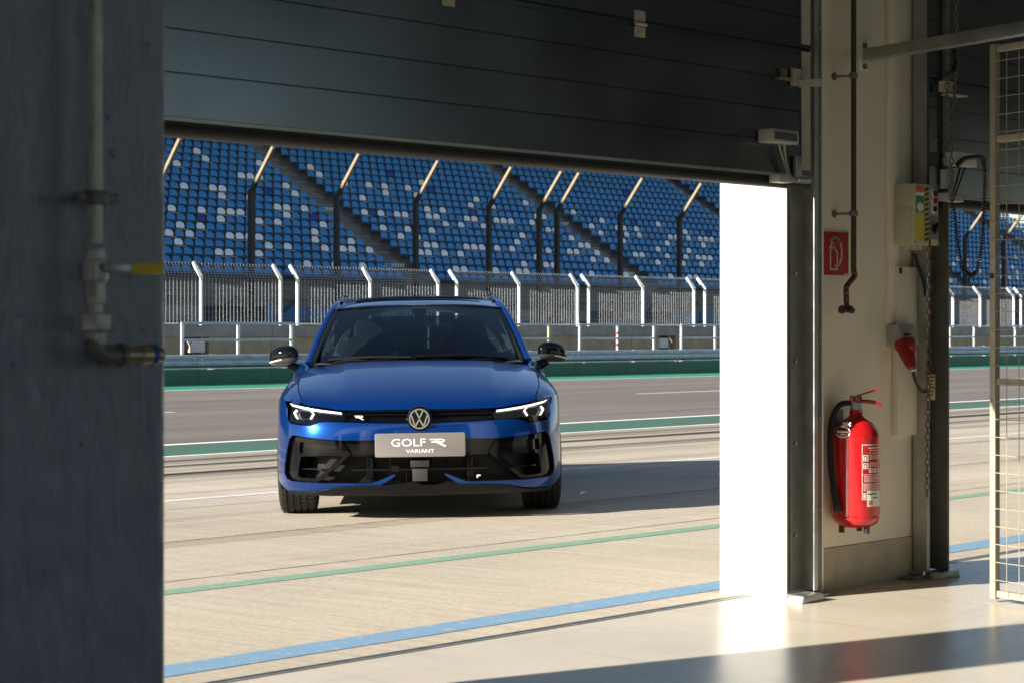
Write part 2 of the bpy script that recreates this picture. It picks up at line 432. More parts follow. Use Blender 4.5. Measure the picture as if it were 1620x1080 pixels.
# pillars between the bays
plabel = {0: 'cream painted pillar with the red fire extinguisher, white sunlit reveal on its left'}
for i, lx in enumerate(bays):
    if i in (1, 2, 3, 4):
        pass
def pillar(x0, x1, label, group):
    t = wempty('garage_pillar', (x0, YI, 0), label, 'pillar', group)
    MB().box((x0 + .012, YI, .178), (x1, YO, 3.35)).build('shaft', MATS['cream_wall'], t, bevel=.006)
    MB().box((x0 + .012, YI - .004, -.02), (x1, YO - .01, .178)).build('painted_dado', MATS['dado_paint'], t, bevel=.004)
    MB().box((x0, YI - .03, -.03), (x0 + .0115, YO + .006, 3.35)).build('reveal_lining', MATS['white_reveal'], t)
    return t
for k in (-2, -1, 0, 1):
    x0 = RX + PER * k
    lab = {0: 'cream painted pillar with the red fire extinguisher and white sunlit reveal',
           }.get(k, 'cream garage pillar between bays, out past the dark grey pier' if k < 0 else 'cream garage pillar at the far side of the right bay')
    pillar(x0, x0 + PER - BAYW, lab, 'pillars between the garage bays')

# sectional doors
def door(lx, zb, label, full):
    x0, x1 = lx - .09, lx + BAYW + .09
    t = wempty('sectional_door', (lx, YI, zb), label, 'garage door', 'sectional doors of the garage bays')
    y = 4.60
    z = zb
    for sct in range(4 if zb < 2 else 3):
        pr = [(y, z + .004)]
        for g in range(4):
            za = z + .125 * g
            if g: pr += [(y, za - .0022), (y + .004, za - .0006), (y + .004, za + .0006), (y, za + .003)]
        pr += [(y, z + .478), (y + .010, z + .482), (y + .010, z + .4995), (y + .042, z + .4995), (y + .042, z), (y + .012, z)]
        pr[0] = (y, z + .006)
        if sct == 0: pr[0] = (y, z)
        b = MB(); b.prism(pr, lambda a, c: (x0, a, c), lambda a, c: (x1, a, c))
        b.build('door_section', MATS['door_grey'], t, fixn=True)
        z += .5
    MB().box((x0 + .01, y + .004, zb - .012), (x1 - .01, y + .038, zb - .001)).build('bottom_rail', MATS['galvanised'], t)
    s = MB(); s.tube([(x0 + .01, y + .02, zb - .034), (x1 - .01, y + .02, zb - .034)], .024, 12); s.box((x0 + .01, y + .0, zb - .03), (x1 - .01, y + .04, zb - .0125))
    s.build('bottom_seal', MATS['rubber'], t, smooth=True)
    if full:
        for sx in (x0 + .02, x1 - .075):
            e = MB()
            for q in range(3):
                e.box((sx, y - .005, zb + .02 + .5 * q), (sx + .058, y - .0005, zb + .49 + .5 * q))
            e.build('end_stile', MATS['cream_steel'], t)
        for hx in (Wx(708, y), Wx(1011, y)):
            h = MB(); h.box((hx - .028, y - .006, zb + .442), (hx + .028, y - .0005, zb + .478)); h.box((hx - .028, y - .006, zb + .498), (hx + .028, y - .0005, zb + .537))
            h.rod((hx - .03, y - .008, zb + .488), (hx + .03, y - .008, zb + .488), .007)
            for dx in (-.015, .015):
                for dz in (.455, .523): h.rod((hx + dx, y - .012, zb + dz), (hx + dx, y - .006, zb + dz), .005, 8)
            h.build('hinge', MATS['cream_steel'], t, smooth=True)
    return t
ZB = 1.69
dm = door(bays[2], ZB, 'half-raised dark grey sectional door hanging above the blue car', True)
dr = door(bays[3], ZB - .03, 'half-raised blue-grey sectional door behind the chain and coiled cable', False)
dl = door(bays[1], 2.9, 'raised dark grey sectional door of the bay behind the grey pier', False)
# door furniture at the right end of the middle door
y = 4.60
def wbox(b, u0, v0, u1, v1, Yf, depth):
    a = W(u0, v0, Yf); c = W(u1, v1, Yf)
    b.box((a.x, Yf, a.z), (c.x, Yf + depth, c.z)); return b
e = MB(); wbox(e, 1222, 203, 1264, 229, y - .075, .07); e.build('sensor_box', MATS['grey_plastic'], dm, bevel=.004)
e = MB(); a = W(1224, 206, y - .078); c = W(1262, 226, y - .078)
e.box((a.x + .01, y - .079, a.z - .004), (c.x - .004, y - .0755, c.z + .004)); e.build('box_lid', mat('smoked_lid', (.10, .10, .13), .2), dm)
e = MB(); e.tube(bez([W(1240, 229, y - .03), W(1243, 252, y - .025), W(1250, 280, y - .02)], 6), .005, 6); e.tube(bez([W(1232, 229, y - .03), W(1240, 256, y - .025), W(1247, 283, y - .02)], 6), .004, 6)
e.build('sensor_cable', MATS['cream_steel'], dm, smooth=True)
e = MB(); wbox(e, 1233, 276, 1254, 290, y - .055, .05); e.build('edge_sensor', MATS['grey_plastic'], dm, bevel=.003)
e = MB(); wbox(e, 1254, 281, 1284, 291, y - .06, .02); e.rod(W(1262, 284, y - .065), W(1282, 284, y - .065), .01); wbox(e, 1259, 246, 1269, 290, y - .02, .015); e.build('roller_bracket', MATS['galvanised'], dm, bevel=.002)
e = MB(); a = W(1256, 130, y - .005); bq = W(1289, 112, y - .09)
e.bar((a.x, y - .008, a.z), (a.x + .095, y - .045, a.z + .012), .045, .006); e.bar((a.x, y - .030, a.z - .01), (a.x + .095, y - .066, a.z + .0), .006, .028)
wbox(e, 1254, 108, 1268, 137, y - .02, .012); e.build('hinge_bracket', MATS['cream_steel'], dm)
e = MB(); wbox(e, 1236, 108, 1246, 121, y - .012, .01); wbox(e, 1234, 121, 1254, 128, y - .03, .025); e.build('pull_handle', MATS['dark_steel'], dm)

# door tracks (vertical guides on the pillar)
def track_set(xa, label, side=1):
    t = wempty('door_track', (xa, YI, 0), label, 'door track', 'steel door tracks beside the openings')
    s = side
    X = lambda d: xa + s * d
    MB().box((X(.0), YI - .034, .03), (X(.01), YI - .002, 3.3)).build('track_flange', MATS['dark_steel'], t)
    MB().box((X(.01), YI - .012, .03), (X(.12), YI - .002, 3.3)).build('track_web', MATS['dark_steel'], t)
    MB().box((X(.12), YI - .075, .03), (X(.126), YI - .012, 3.3)).box((X(.10), YI - .079, .03), (X(.126), YI - .075, 3.3)).build('guide_lip', MATS['galvanised'], t)
    if s > 0:
        MB().box((X(.145), YI - .05, .03), (X(.195), YI - .002, 3.3)).build('angle_profile', MATS['dark_steel'], t)
        r = MB(); r.tube([(X(.212), YI - .03, .01), (X(.212), YI - .03, 3.3)], .0150, 12); r.build('guide_tube', MATS['white_steel'], t, smooth=True)
    else:
        MB().box((X(.0), YI - .115, .03), (X(.012), YI - .034, 3.3)).build('outer_flange', MATS['dark_steel'], t)
    bb = MB()
    for z in (.25, .62, .95, 1.3, 1.75, 2.2):
        bb.rod((X(.06), YI - .02, z), (X(.06), YI - .012, z), .008, 8)
        if s > 0: bb.rod((X(.172), YI - .058, z + .1), (X(.172), YI - .05, z + .1), .007, 8)
    bb.build('bolts', MATS['galvanised'], t)
    f = MB(); f.prism([(-.10, 0), (.06, 0), (.05, .03), (-.085, .03)], lambda a, c: (X(.02) + a, YI - .145, c), lambda a, c: (X(.02) + a, YI - .06, c))
    f.build('foot_plate', MATS['galvanised'], t, bevel=.003)
    f = MB(); f.tube([(X(.09), YI - .07, .012), (X(.17), YI - .09, .012), (X(.25), YI - .08, .012)], .008, 6); f.box((X(.13), YI - .06, .0), (X(.24), YI - .01, .012)); f.build('foot_bracket', MATS['dark_steel'], t)
    return t
track_set(RX + .022, 'steel door track between the white reveal and the cream wall')
track_set(RX + PER - BAYW + .03, 'dark olive steel door track at the right edge of the cream pillar', -1)
track_set(bays[2] - .022, 'steel door track hidden behind the dark grey pier', -1)

# dark grey pier with the valve pipe
PY = 2.80; PXR = Wx(268, PY)
pier = wempty('concrete_pier', (PXR - .5, PY, 0), 'dark grey painted concrete pier close at the left, carrying the valve pipe', 'pier')
pb = MB(); pb.box((PXR - 1.5, PY, 0), (PXR, PY + .34, 4.3)); pb.build('shaft', MATS['pier_paint'], pier, bevel=.022, seg=4)
for (u, v, r) in ((234, 78, .011), (179, 243, .009), (172, 186, .006), (226, 519, .008), (178, 521, .006), (22, 575, .006), (130, 700, .005), (72, 905, .006)):
    p = W(u, v, PY); dn = MB(); dn.lathe([(.0005, -.003), (r, -.0005), (r * .6, .0035), (.0005, .0045)], 10, Matrix.Translation((p.x, PY - .0005, p.z)) @ Matrix.Rotation(pi / 2, 4, 'X'))
    dn.build('paint_lump', MATS['pier_paint'], pier, smooth=True)

vp = wempty('valve_pipe', W(150, 1000, PY - .05), 'vertical steel water pipe with yellow lever ball valve on the dark pier', 'pipe')
yp = PY - .055
def P(u, v, dy=0.): return W(u, v, yp + dy)
px = P(151, 400).x
zt = lambda v: P(151, v).z
q = MB(); q.rod((px, yp, 4.2), (px, yp, zt(385)), .0118, 16); q.build('pipe', MATS['pipe_steel'], vp, smooth=True)
q = MB(); q.lathe([(.0135, 0), (.021, .001), (.021, .022), (.0135, .023)], 16, Matrix.Translation((px, yp, zt(324)))); q.cbox((px - .027, yp, zt(313)), (.03, .012, .016)); q.cbox((px + .027, yp, zt(313)), (.026, .012, .016)); q.rod((px, yp + .01, zt(313)), (px, PY, zt(313)), .005); q.rod((px - .033, yp - .012, zt(313)), (px - .033, yp + .012, zt(313)), .006, 8)
q.build('pipe_clamp', MATS['dark_steel'], vp, bevel=.001)
q = MB()
M = lambda v: Matrix.Translation((px, yp, zt(v)))
q.lathe([(.015, zt(392) - zt(412)), (.0185, .018), (.0185, .0), (.014, 0)][::-1], 6, M(412))
q.lathe([(.013, 0), (.0205, .004), (.022, .02), (.0205, .036), (.013, .04)], 20, M(448))
q.lathe([(.014, 0), (.018, .002), (.018, .036), (.014, .038)], 6, M(482)); q.rod((px, yp, zt(500)), (px, yp, zt(478)), .012, 16)
q.build('ball_valve', MATS['pipe_steel'], vp, bevel=.0012)
q = MB(); q.lathe([(.014, 0), (.028, .002), (.028, .028), (.014, .031)], 6, M(524)); q.lathe([(.012, -.02), (.0165, -.018), (.0165, .001), (.012, .001)], 20, M(527)); q.build('union_nut', MATS['pipe_steel'], vp, bevel=.0015)
q = MB(); ze = zt(562); q.tube(bez([(px, yp, zt(535)), (px, yp, zt(548)), (px + .012, yp, ze + .002), (px + .035, yp, ze), (px + .05, yp, ze)], 6), .0165, 14); q.lathe([(.016, 0), (.0195, .001), (.0195, .011), (.016, .012)], 16, Matrix.Translation((px + .045, yp, ze)) @ Matrix.Rotation(pi / 2, 4, 'Y')); q.build('elbow', MATS['dark_steel'], vp, smooth=True)
q = MB(); Rz = Matrix.Translation((px + .056, yp, ze)) @ Matrix.Rotation(pi / 2, 4, 'Y'); q.lathe([(.011, 0), (.0145, .001), (.0145, .03), (.0165, .031), (.0165, .052), (.011, .054)], 16, Rz); q.build('hose_coupling', MATS['brass'], vp, smooth=True)
q = MB(); q.lathe([(.015, .054), (.018, .055), (.018, .062), (.015, .063)], 16, Rz); q.build('coupling_ring', MATS['blue_ring'], vp, smooth=True)
q = MB(); q.lathe([(.008, 0), (.0125, .001), (.0125, .012), (.008, .013)], 16, Rz @ Matrix.Translation((0, 0, .064))); q.build('coupling_end', MATS['brass'], vp, smooth=True)
zl = zt(424)
lev = MB(); lev.rod((px, yp, zl), (px, yp - .034, zl), .007, 10); lev.bar((px, yp - .034, zl), (px + .05, yp - .036, zl), .004, .016); lv = lev.build('lever', MATS['galvanised'], vp, bevel=.001)
MB().box((px + .046, yp - .040, zl - .0095), (px + .108, yp - .031, zl + .0095)).build('lever_sleeve', MATS['yellow_paint'], lv, bevel=.0025)

# ---- things on the cream wall
YW = YI
# red sign with extinguisher pictogram
s0 = W(1298, 365, YW); s1 = W(1341, 437, YW)
sg = wempty('extinguisher_sign', (s0.x, YW, s1.z), 'square red fire extinguisher sign with white pictogram on the cream wall', 'sign')
MB().box((s0.x, YW - .004, s1.z), (s1.x, YW - .0005, s0.z)).build('plate', MATS['sign_red'], sg, bevel=.001)
sw, sh = s1.x - s0.x, s0.z - s1.z
SP = lambda a, c: (s0.x + a * sw, YW - .0052, s1.z + c * sh)
SB = lambda a, c: (s0.x + a * sw, YW - .0042, s1.z + c * sh)
b = MB()
for w, pts in ((.035, [(.33, .14), (.33, .52), (.40, .62)] + arc(.44, .62, .06, .06, 180, 0, 6) + [(.58, .52), (.58, .14), (.33, .14)]), (.03, [(.30, .60), (.38, .72), (.46, .72)]), (.05, [(.40, .72)] + arc(.52, .70, .20, .15, 150, 20, 8) + [(.74, .60), (.74, .40), (.66, .26), (.52, .22)]), (.03, [(.44, .62), (.44, .74)])):
    for qd in stroke(pts, w): b.prism([tuple(p) for p in qd], SP, SB)
b.build('pictogram', MATS['print_cream'], sg)
b = MB()
for qd in stroke([(.004, .004), (.996, .004), (.996, .996), (.004, .996), (.004, .004)], .012): b.prism([tuple(p) for p in qd], SP, SB)
b.build('border', MATS['print_cream'], sg)
MB().prism([(.84, .02), (.96, .02), (.96, .05), (.84, .05)], SP, SB).build('maker_mark', MATS['print_cream'], sg)

# brown standpipe
bp_ = wempty('brown_pipe', W(1350, 490, YW - .07), 'thin rusty brown pipe running down the cream wall to an open tap', 'pipe')
yq = YW - .075
x0 = Wx(1350.5, yq)
pts = [(x0, yq, 3.3), (x0, yq, W(1350, 425, yq).z)] + [tuple(p) for p in bez([W(1350.5, 425, yq), W(1351.5, 437, yq), W(1345, 446, yq), W(1339, 455, yq), W(1339, 470, yq), W(1339.5, 488, yq)], 5)[1:]]
MB().tube(pts, .0115, 12).build('pipe', MATS['brown_pipe'], bp_, smooth=True)
q = MB()
for i in range(7):
    p = Vector(pts[4 + i * 3]); q.lathe([(.012, -.004), (.0145, 0), (.012, .004)], 10, Matrix.Translation(p))
q.build('hemp_thread', MATS['rusty'], bp_, smooth=True)
p = W(1339.5, 490, yq); q = MB(); q.rod((p.x - .035, yq, p.z), (p.x + .03, yq, p.z + .004), .014, 10); q.rod((p.x, yq, p.z), (p.x - .005, yq - .035, p.z - .005), .012, 10); q.lathe([(.006, 0), (.018, .001), (.018, .014), (.006, .015)], 8, Matrix.Translation((p.x - .04, yq, p.z)) @ Matrix.Rotation(pi / 2, 4, 'Y')); q.build('tap', MATS['brown_pipe'], bp_, bevel=.001)
for v in (338, 120, -40):
    z = W(1350, v, yq).z
    q = MB(); q.rod((x0, yq, z), (x0 - .03, YW, z), .005, 8); q.lathe([(.0125, -.012), (.018, -.011), (.018, .011), (.0125, .012)], 14, Matrix.Translation((x0, yq, z))); q.rod((x0 - .034, YW - .006, z), (x0 - .034, YW, z), .016, 10)
    q.build('pipe_clip', MATS['dark_steel'], bp_, smooth=True)

# vertical trunking strips on the wall
tr = wempty('cable_trunking', (Wx(1401, YW), YW, .9), 'cream vertical cable trunking strip on the pillar beside the control box', 'trunking')
MB().box((Wx(1401, YW), YW - .018, W(1401, 512, YW).z), (Wx(1416, YW), YW - .0005, 3.34)).build('duct', MATS['cream_wall'], tr, bevel=.002)
MB().box((Wx(1443, YW), YW - .03, W(1443, 288, YW).z), (Wx(1452, YW), YW - .0005, 3.34)).build('duct', MATS['cream_wall'], tr, bevel=.002)
mp = wempty('mounting_panel', (Wx(1416, YW), YW, .5), 'tall pale sheet panel below the yellow-green control box', 'panel')
pa = W(1417, 422, YW - .02); pz = W(1452, 660, YW - .02)
MB().box((pa.x, YW - .03, .62), (Wx(1449, YW), YW - .001, pa.z)).build('sheet', MATS['cream_wall'], mp, bevel=.003)
MB().box((pa.x + .012, YW - .034, pa.z - .03), (pa.x + .03, YW - .0302, pa.z - .005)).build('clip', MATS['black_plastic'], mp)

# control box
DB = .12
f0 = W(1447, 290, YW - DB); f1 = W(1485, 389, YW - DB)
cb = wempty('control_box', (f0.x, YW - DB, f1.z), 'cream door control box with black and red push buttons and warning stickers', 'control box')
MB().box((f0.x, YW - DB, f1.z), (f1.x, YW - .001, f0.z)).build('housing', mat('box_cream', (.52, .50, .36), .5, var=.05), cb, bevel=.006)
fw_, fh_ = f1.x - f0.x, f0.z - f1.z
yf = YW - DB
CP = lambda d: (lambda a, c: (f0.x + a * fw_, yf - d, f1.z + c * fh_))
def cpanel(name, a0, c0, a1, c1, m, d=.002, par=cb): return MB().prism([(a0, c0), (a1, c0), (a1, c1), (a0, c1)], CP(d), CP(.0003)).build(name, m, par)
cpanel('button_plate', .60, .50, .95, .95, MATS['grey_plastic'])
cpanel('switch_plate', .60, .10, .95, .49, mat('plate_grey', (.22, .23, .24), .5))
cpanel('green_sticker', .06, .53, .36, .80, mat('sticker_green', (.03, .22, .12), .5))
cpanel('white_sticker', .06, .80, .36, .86, MATS['print_white']); cpanel('orange_sticker', .06, .87, .36, .97, mat('sticker_orange', (.75, .12, .04), .5))
cpanel('yellow_sticker', .05, .08, .36, .50, mat('sticker_yellow', (.70, .55, .04), .5))
b = MB(); b.prism([(.21 + .13 * cos(a * pi / 8), .615 + .075 * sin(a * pi / 8)) for a in range(16)], CP(.0035), CP(.0022)); b.build('round_seal', MATS['print_white'], cb)
b = MB()
for i in range(11):
    c = .06 + .082 * i; b.prism([(.40, c), (.56, c + .03), (.56, c + .07), (.40, c + .04)], CP(.0035), CP(.0022))
cpanel('hazard_strip', .39, .04, .57, .97, mat('hazard_yellow', (.55, .45, .10), .5)); b.build('hazard_stripes', MATS['black_plastic'], cb)
for c, mm in ((.86, 'black_plastic'), (.73, 'red_plastic'), (.60, 'black_plastic')):
    M_ = Matrix.Translation(CP(0)(.775, c)) @ Matrix.Rotation(pi / 2, 4, 'X')
    bt = MB().lathe([(.020, 0), (.020, .006), (.015, .007)], 18, M_).build('button_ring', MATS['white_steel'], cb, smooth=True)
    MB().lathe([(.013, .004), (.013, .013), (.009, .015)], 18, M_).build('button', MATS[mm], cb, smooth=True)
M_ = Matrix.Translation(CP(0)(.775, .28)) @ Matrix.Rotation(pi / 2, 4, 'X')
b = MB().lathe([(.017, 0), (.017, .010), (.012, .012)], 18, M_); b.bar(CP(.016)(.70, .20), CP(.016)(.85, .36), .012, .014, (0, 1, 0)); b.build('rotary_switch', MATS['black_plastic'], cb, smooth=True)
b = MB()
for (a, c) in ((.03, .03), (.97, .03), (.03, .97), (.97, .97)): b.lathe([(.007, 0), (.007, .003)], 8, Matrix.Translation(CP(0)(a, c)) @ Matrix.Rotation(pi / 2, 4, 'X'))
b.build('screws', MATS['galvanised'], cb)
b = MB()
for a in (.10, .35, .6): b.lathe([(.012, -.02), (.015, -.018), (.015, 0)], 10, Matrix.Translation((f0.x + a * fw_, YW - .07, f1.z)))
b.build('cable_glands', MATS['cream_steel'], cb, smooth=True)
sd = MB(); sd.box((f0.x - .003, YW - .10, f1.z + .05), (f0.x - .0005, YW - .03, f1.z + .16)); sd.build('side_plate', MATS['box_cream'], cb, bevel=.002)

# industrial socket and red plug
sk = wempty('wall_socket', W(1415, 540, YW), 'grey industrial wall socket with a red plug pushed in from below', 'socket')
a = W(1402, 513, YW - .0); c = W(1428, 549, YW)
b = MB(); b.prism([(0, 0), (-.085, .012), (-.055, c.z * 0 + (a.z - c.z)), (0, a.z - c.z)], lambda p, r: (a.x + .0, YW - .001 + p, c.z + r), lambda p, r: (a.x + .13, YW - .001 + p, c.z + r)); b.build('housing', MATS['grey_plastic'], sk, bevel=.004)
MB().box((a.x + .03, YW - .09, c.z + .05), (a.x + .055, YW - .068, c.z + .06)).build('latch', MATS['black_plastic'], sk)
pl = wempty('power_plug', W(1440, 575, YW), 'red five-pin power plug with black cable hanging in the grey wall socket', 'plug')
pA = W(1428, 540, YW - .07); pB = W(1443, 582, YW - .13)
ax = (pB - pA).normalized(); Mq = Matrix.Translation(pA) @ ax.to_track_quat('Z', 'Y').to_matrix().to_4x4(); Lq = (pB - pA).length
MB().lathe([(.036, 0), (.04, .004), (.04, .028), (.035, .03), (.034, .06), (.024, Lq * .85), (.018, Lq)], 20, Mq).build('plug_body', MATS['red_plastic'], pl, smooth=True)
pc = W(1446, 552, YW - .12); dq = (pc - pA).normalized()
MB().lathe([(.032, 0), (.037, .003), (.037, .018), (.030, .024), (.008, .026)], 20, Matrix.Translation(pA + dq * .035) @ Vector((.35, -.85, .1)).to_track_quat('Z', 'Y').to_matrix().to_4x4()).build('plug_cap', MATS['red_plastic'], pl, smooth=True)
MB().lathe([(.017, 0), (.017, .014), (.012, .018)], 12, Matrix.Translation(pB) @ ax.to_track_quat('Z', 'Y').to_matrix().to_4x4()).build('plug_gland', MATS['galvanised'], pl, smooth=True)
cbl = bez([pB + ax * .015, W(1449, 602, YW - .13), W(1457, 616, YW - .12), W(1466, 617, YW - .10), W(1471, 604, YW - .09), W(1470, 560, YW - .08), W(1467, 500, YW - .07), W(1462, 450, YW - .07), W(1452, 420, YW - .06), W(1447, 402, YW - .06)], 6)
MB().tube(cbl, .0085, 8).build('cable', MATS['black_plastic'], pl, smooth=True)

# warning sticker on the steel track
a = W(1472, 592, YI - .135); c = W(1483, 632, YI - .135)
st_ = wempty('track_sticker', (a.x, YI - .13, c.z), 'small yellowed paper notice stuck on the olive steel track', 'sticker')
MB().box((a.x, YI - .124, c.z), (c.x, YI - .1205, a.z)).build('paper', mat('paper_old', (.55, .45, .22), .7, var=.1), st_)
b = MB()
for i in range(6):
    zz = a.z - (i + .7) * (a.z - c.z) / 7.2; b.box((a.x + .006, YI - .1256, zz - .003), (c.x - .006 - .008 * (i % 3), YI - .1243, zz + .003))
b.build('print_lines', MATS['black_plastic'], st_)

# fire extinguisher
exc = W(1354, 838, YW - .101)
R_ = .0975
ex = wempty('fire_extinguisher', (exc.x, YW - .101, exc.z), 'red fire extinguisher with black hose hung on the cream pillar', 'fire extinguisher')
z0 = exc.z + .012; z1 = W(1354, 668, YW - .101).z
T = Matrix.Translation((exc.x, YW - .101, 0))
MB().lathe([(.02, z0), (.06, z0 + .004), (R_ - .012, z0 + .02), (R_, z0 + .042), (R_, z0 + .05), (R_ - .001, z0 + .053), (R_, z0 + .056), (R_, z1 - .06), (R_ + .001, z1 - .057), (R_, z1 - .052), (R_ - .006, z1 - .03), (R_ - .03, z1), (.035, z1 + .022), (.026, z1 + .03), (.026, z1 + .052), (.01, z1 + .053)], 40, T).build('cylinder', MATS['ext_red'], ex, smooth=True, ang=50)
zt_ = z1 + .052
q = MB(); q.lathe([(.022, 0), (.024, .002), (.024, .03), (.016, .034), (.016, .045), (.008, .046)], 16, T @ Matrix.Translation((0, 0, zt_))); q.build('valve', MATS['galvanised'], ex, smooth=True)
q = MB(); q.cbox((exc.x, YW - .101, zt_ + .045), (.05, .03, .03)); q.build('valve_head', MATS['red_plastic'], ex, bevel=.004)
dv = Vector((.60, -.80, 0)).normalized()
base = Vector((exc.x, YW - .101, zt_ + .045))
q = MB(); q.bar(base + Vector((0, 0, .012)), base + dv * .105 + Vector((0, 0, .045)), .022, .006); q.build('carry_handle', MATS['red_plastic'], ex, bevel=.002)
q = MB(); q.tube([base + Vector((0, 0, -.005)), base + dv * .07 + Vector((0, 0, -.012)), base + dv * .095 + Vector((0, 0, -.022)), base + dv * .105 + Vector((0, 0, -.032))], [.008, .008, .007, .005], 8); q.build('squeeze_lever', MATS['red_plastic'], ex, smooth=True)
q = MB(); q.tube([base + Vector((-.035, -.015, .002)) + Vector((cos(a * pi / 6) * .02, 0, sin(a * pi / 6) * .014)) for a in range(12)], .0018, 6, closed=True); q.build('safety_ring', MATS['galvanised'], ex, smooth=True)
hx = exc.x
def hz_(r, c, dz): return (hx - .60 * r - .80 * c, YW - .101 + .80 * r * .88 - .60 * c, zt_ + dz)     # r to the hose side, c towards the viewer
hp = bez([hz_(.02, .0, .03), hz_(.07, .015, .022), hz_(.105, .03, -.03), hz_(.116, .042, -.11), hz_(.114, .052, -.22), hz_(.102, .068, -.31), hz_(.090, .078, -.375)], 8)
MB().tube(hp, .0115, 10).build('hose', MATS['black_plastic'], ex, smooth=True)
q = MB(); e_ = Vector(hp[-1]); d_ = (Vector(hp[-1]) - Vector(hp[-3])).normalized(); q.tube([e_ - d_ * .06, e_ + d_ * .01, e_ + d_ * .012, e_ + d_ * .035], [.0145, .0145, .019, .017], 10); q.build('nozzle', MATS['black_plastic'], ex, smooth=True)
q = MB()
for a in (20, 140, 260): q.rod((hx + .06 * cos(radians(a)), YW - .101 + .06 * sin(radians(a)), exc.z - .008), (hx + .06 * cos(radians(a)), YW - .101 + .06 * sin(radians(a)), z0 + .02), .012, 8)
q.build('feet', MATS['black_plastic'], ex, smooth=True)
q = MB(); q.cbox((hx, YW - .012, zt_ - .06), (.05, .022, .12)); q.build('wall_bracket', MATS['dark_steel'], ex)
# label wrapped on the cylinder: th = angle on the cylinder, 0 faces the viewer's side (-Y), positive towards +X
def cyl(th, z, d): th = radians(th); return (hx + (R_ + d) * sin(th), YW - .101 - (R_ + d) * cos(th), z)
def wrap(b, t0, za, t1, zb, d0=.0008, d1=.0016, n=5):
    for i in range(n):
        a0 = t0 + (t1 - t0) * i / n; a1 = t0 + (t1 - t0) * (i + 1) / n
        b.add([cyl(a0, za, d1), cyl(a1, za, d1), cyl(a1, zb, d1), cyl(a0, zb, d1)], [(0, 1, 2, 3)])
zl0 = W(1360, 792, YW - .2).z; zl1 = W(1360, 704, YW - .2).z; LH = zl1 - zl0
ta, tb_ = -42., 16.
b = MB()
for (a, c, a2, c2) in ((0, 0, 1, .012), (0, .988, 1, 1), (0, 0, .02, 1), (.98, 0, 1, 1), (0, .45, 1, .458), (0, .28, 1, .288)):
    wrap(b, ta + (tb_ - ta) * a, zl0 + LH * c, ta + (tb_ - ta) * a2, zl0 + LH * c2)
rl_ = random.Random(11)
for (a, c, w, h) in ((.05, .70, .22, .11), (.05, .56, .22, .10), (.30, .49, .20, .08), (.56, .49, .20, .08), (.82, .49, .14, .08), (.06, .03, .18, .09)):   # pictogram frames
    for (p, q, e, g) in ((a, c, w, .012), (a, c + h - .012, w, .012), (a, c, .035, h), (a + w - .035, c, .035, h), (a + w * .3, c + h * .2, w * .3, h * .5)):
        wrap(b, ta + (tb_ - ta) * p, zl0 + LH * q, ta + (tb_ - ta) * (p + e), zl0 + LH * (q + g), n=2)
for (a0_, a1_, c, h) in [(.28, .9, .925, .022), (.36, .86, .885, .014), (.30, .9, .84, .010)] + [(.34, .95, .80 - .022 * i, .009) for i in range(4)] + [(.34, .95, .665 - .022 * i, .009) for i in range(4)] + [(.10, .92, .42 - .024 * i, .010) for i in range(5)] + [(.06, .94, .262 - .020 * i, .008) for i in range(6)]:
    p = a0_
    while p < a1_ - .03:
        e = rl_.uniform(.04, .12); wrap(b, ta + (tb_ - ta) * p, zl0 + LH * c, ta + (tb_ - ta) * min(a1_, p + e), zl0 + LH * (c + h), n=1); p += e + .025
b.build('label_print', MATS['print_white'], ex, fixn=False)
b = MB(); wrap(b, -30, zl0 - .028, 17, zl0 + .035, d1=.0024); b.build('inspection_tag', MATS['print_white'], ex, fixn=False)
b = MB(); wrap(b, -28, zl0 + .020, 0, zl0 + .026, d1=.003); wrap(b, -14, zl0 + .005, 4, zl0 + .010, d1=.003); b.build('tag_print', MATS['sticker_green'], ex, fixn=False)
b = MB(); wrap(b, -26, zl0 - .022, -14, zl0 - .004, d1=.003); b.build('tag_seal', mat('seal_orange', (.55, .25, .05), .5), ex, fixn=False)
b = MB()
ze_ = W(1335, 686, YW - .2).z
pts = [(-90 + 20 * cos(radians(t)), ze_ + .022 * sin(radians(t))) for t in range(100, -165, -20)]
for i, (p0, p1) in enumerate(zip(pts[:-1], pts[1:])):
    b.add([cyl(p0[0], p0[1] - .003, .0016), cyl(p1[0], p1[1] - .003, .0016), cyl(p1[0], p1[1] + .003, .0016), cyl(p0[0], p0[1] + .003, .0016)], [(0, 1, 2, 3)])
wrap(b, -106, ze_ - .004, -74, ze_ + .004); wrap(b, -96, ze_ - .013, -80, ze_ - .009)
for i in range(5):
    for j in range(3):
        if (i + j) % 2 == 0: wrap(b, -88 + 4 * i, ze_ + .024 + .005 * j, -84 + 4 * i, ze_ + .029 + .005 * j, n=1)
b.build('emblem', MATS['print_white'], ex, fixn=False)

# steel bar and mesh gate
br = wempty('support_bar', W(1365, 90, YW), 'square steel bar bolted to the wall and reaching out above the mesh gate', 'bar')
A0 = Vector((W(1366, 88, YW).x, YW - .02, W(1366, 88, YW).z)); B0 = A0 + Vector((-.255, -.967, 0)) * 2.6
MB().bar(A0, B0, .05, .05).build('tube', MATS['galvanised'], br, bevel=.004)
a = W(1358, 64, YW); c = W(1371, 113, YW)
MB().box((a.x, YW - .008, c.z), (c.x, YW - .0005, a.z)).build('wall_plate', MATS['white_steel'], br, bevel=.002)
b = MB()
for v in (73, 106):
    p = W(1364.5, v, YW); b.lathe([(.013, 0), (.013, .010), (.009, .012)], 6, Matrix.Translation((p.x, YW - .008, p.z)) @ Matrix.Rotation(pi / 2, 4, 'X'))
b.build('bolts', MATS['dark_steel'], br)
g0 = Vector((7.045, 4.03, 0)); gd = Vector((-.255, -.967, 0)).normalized()
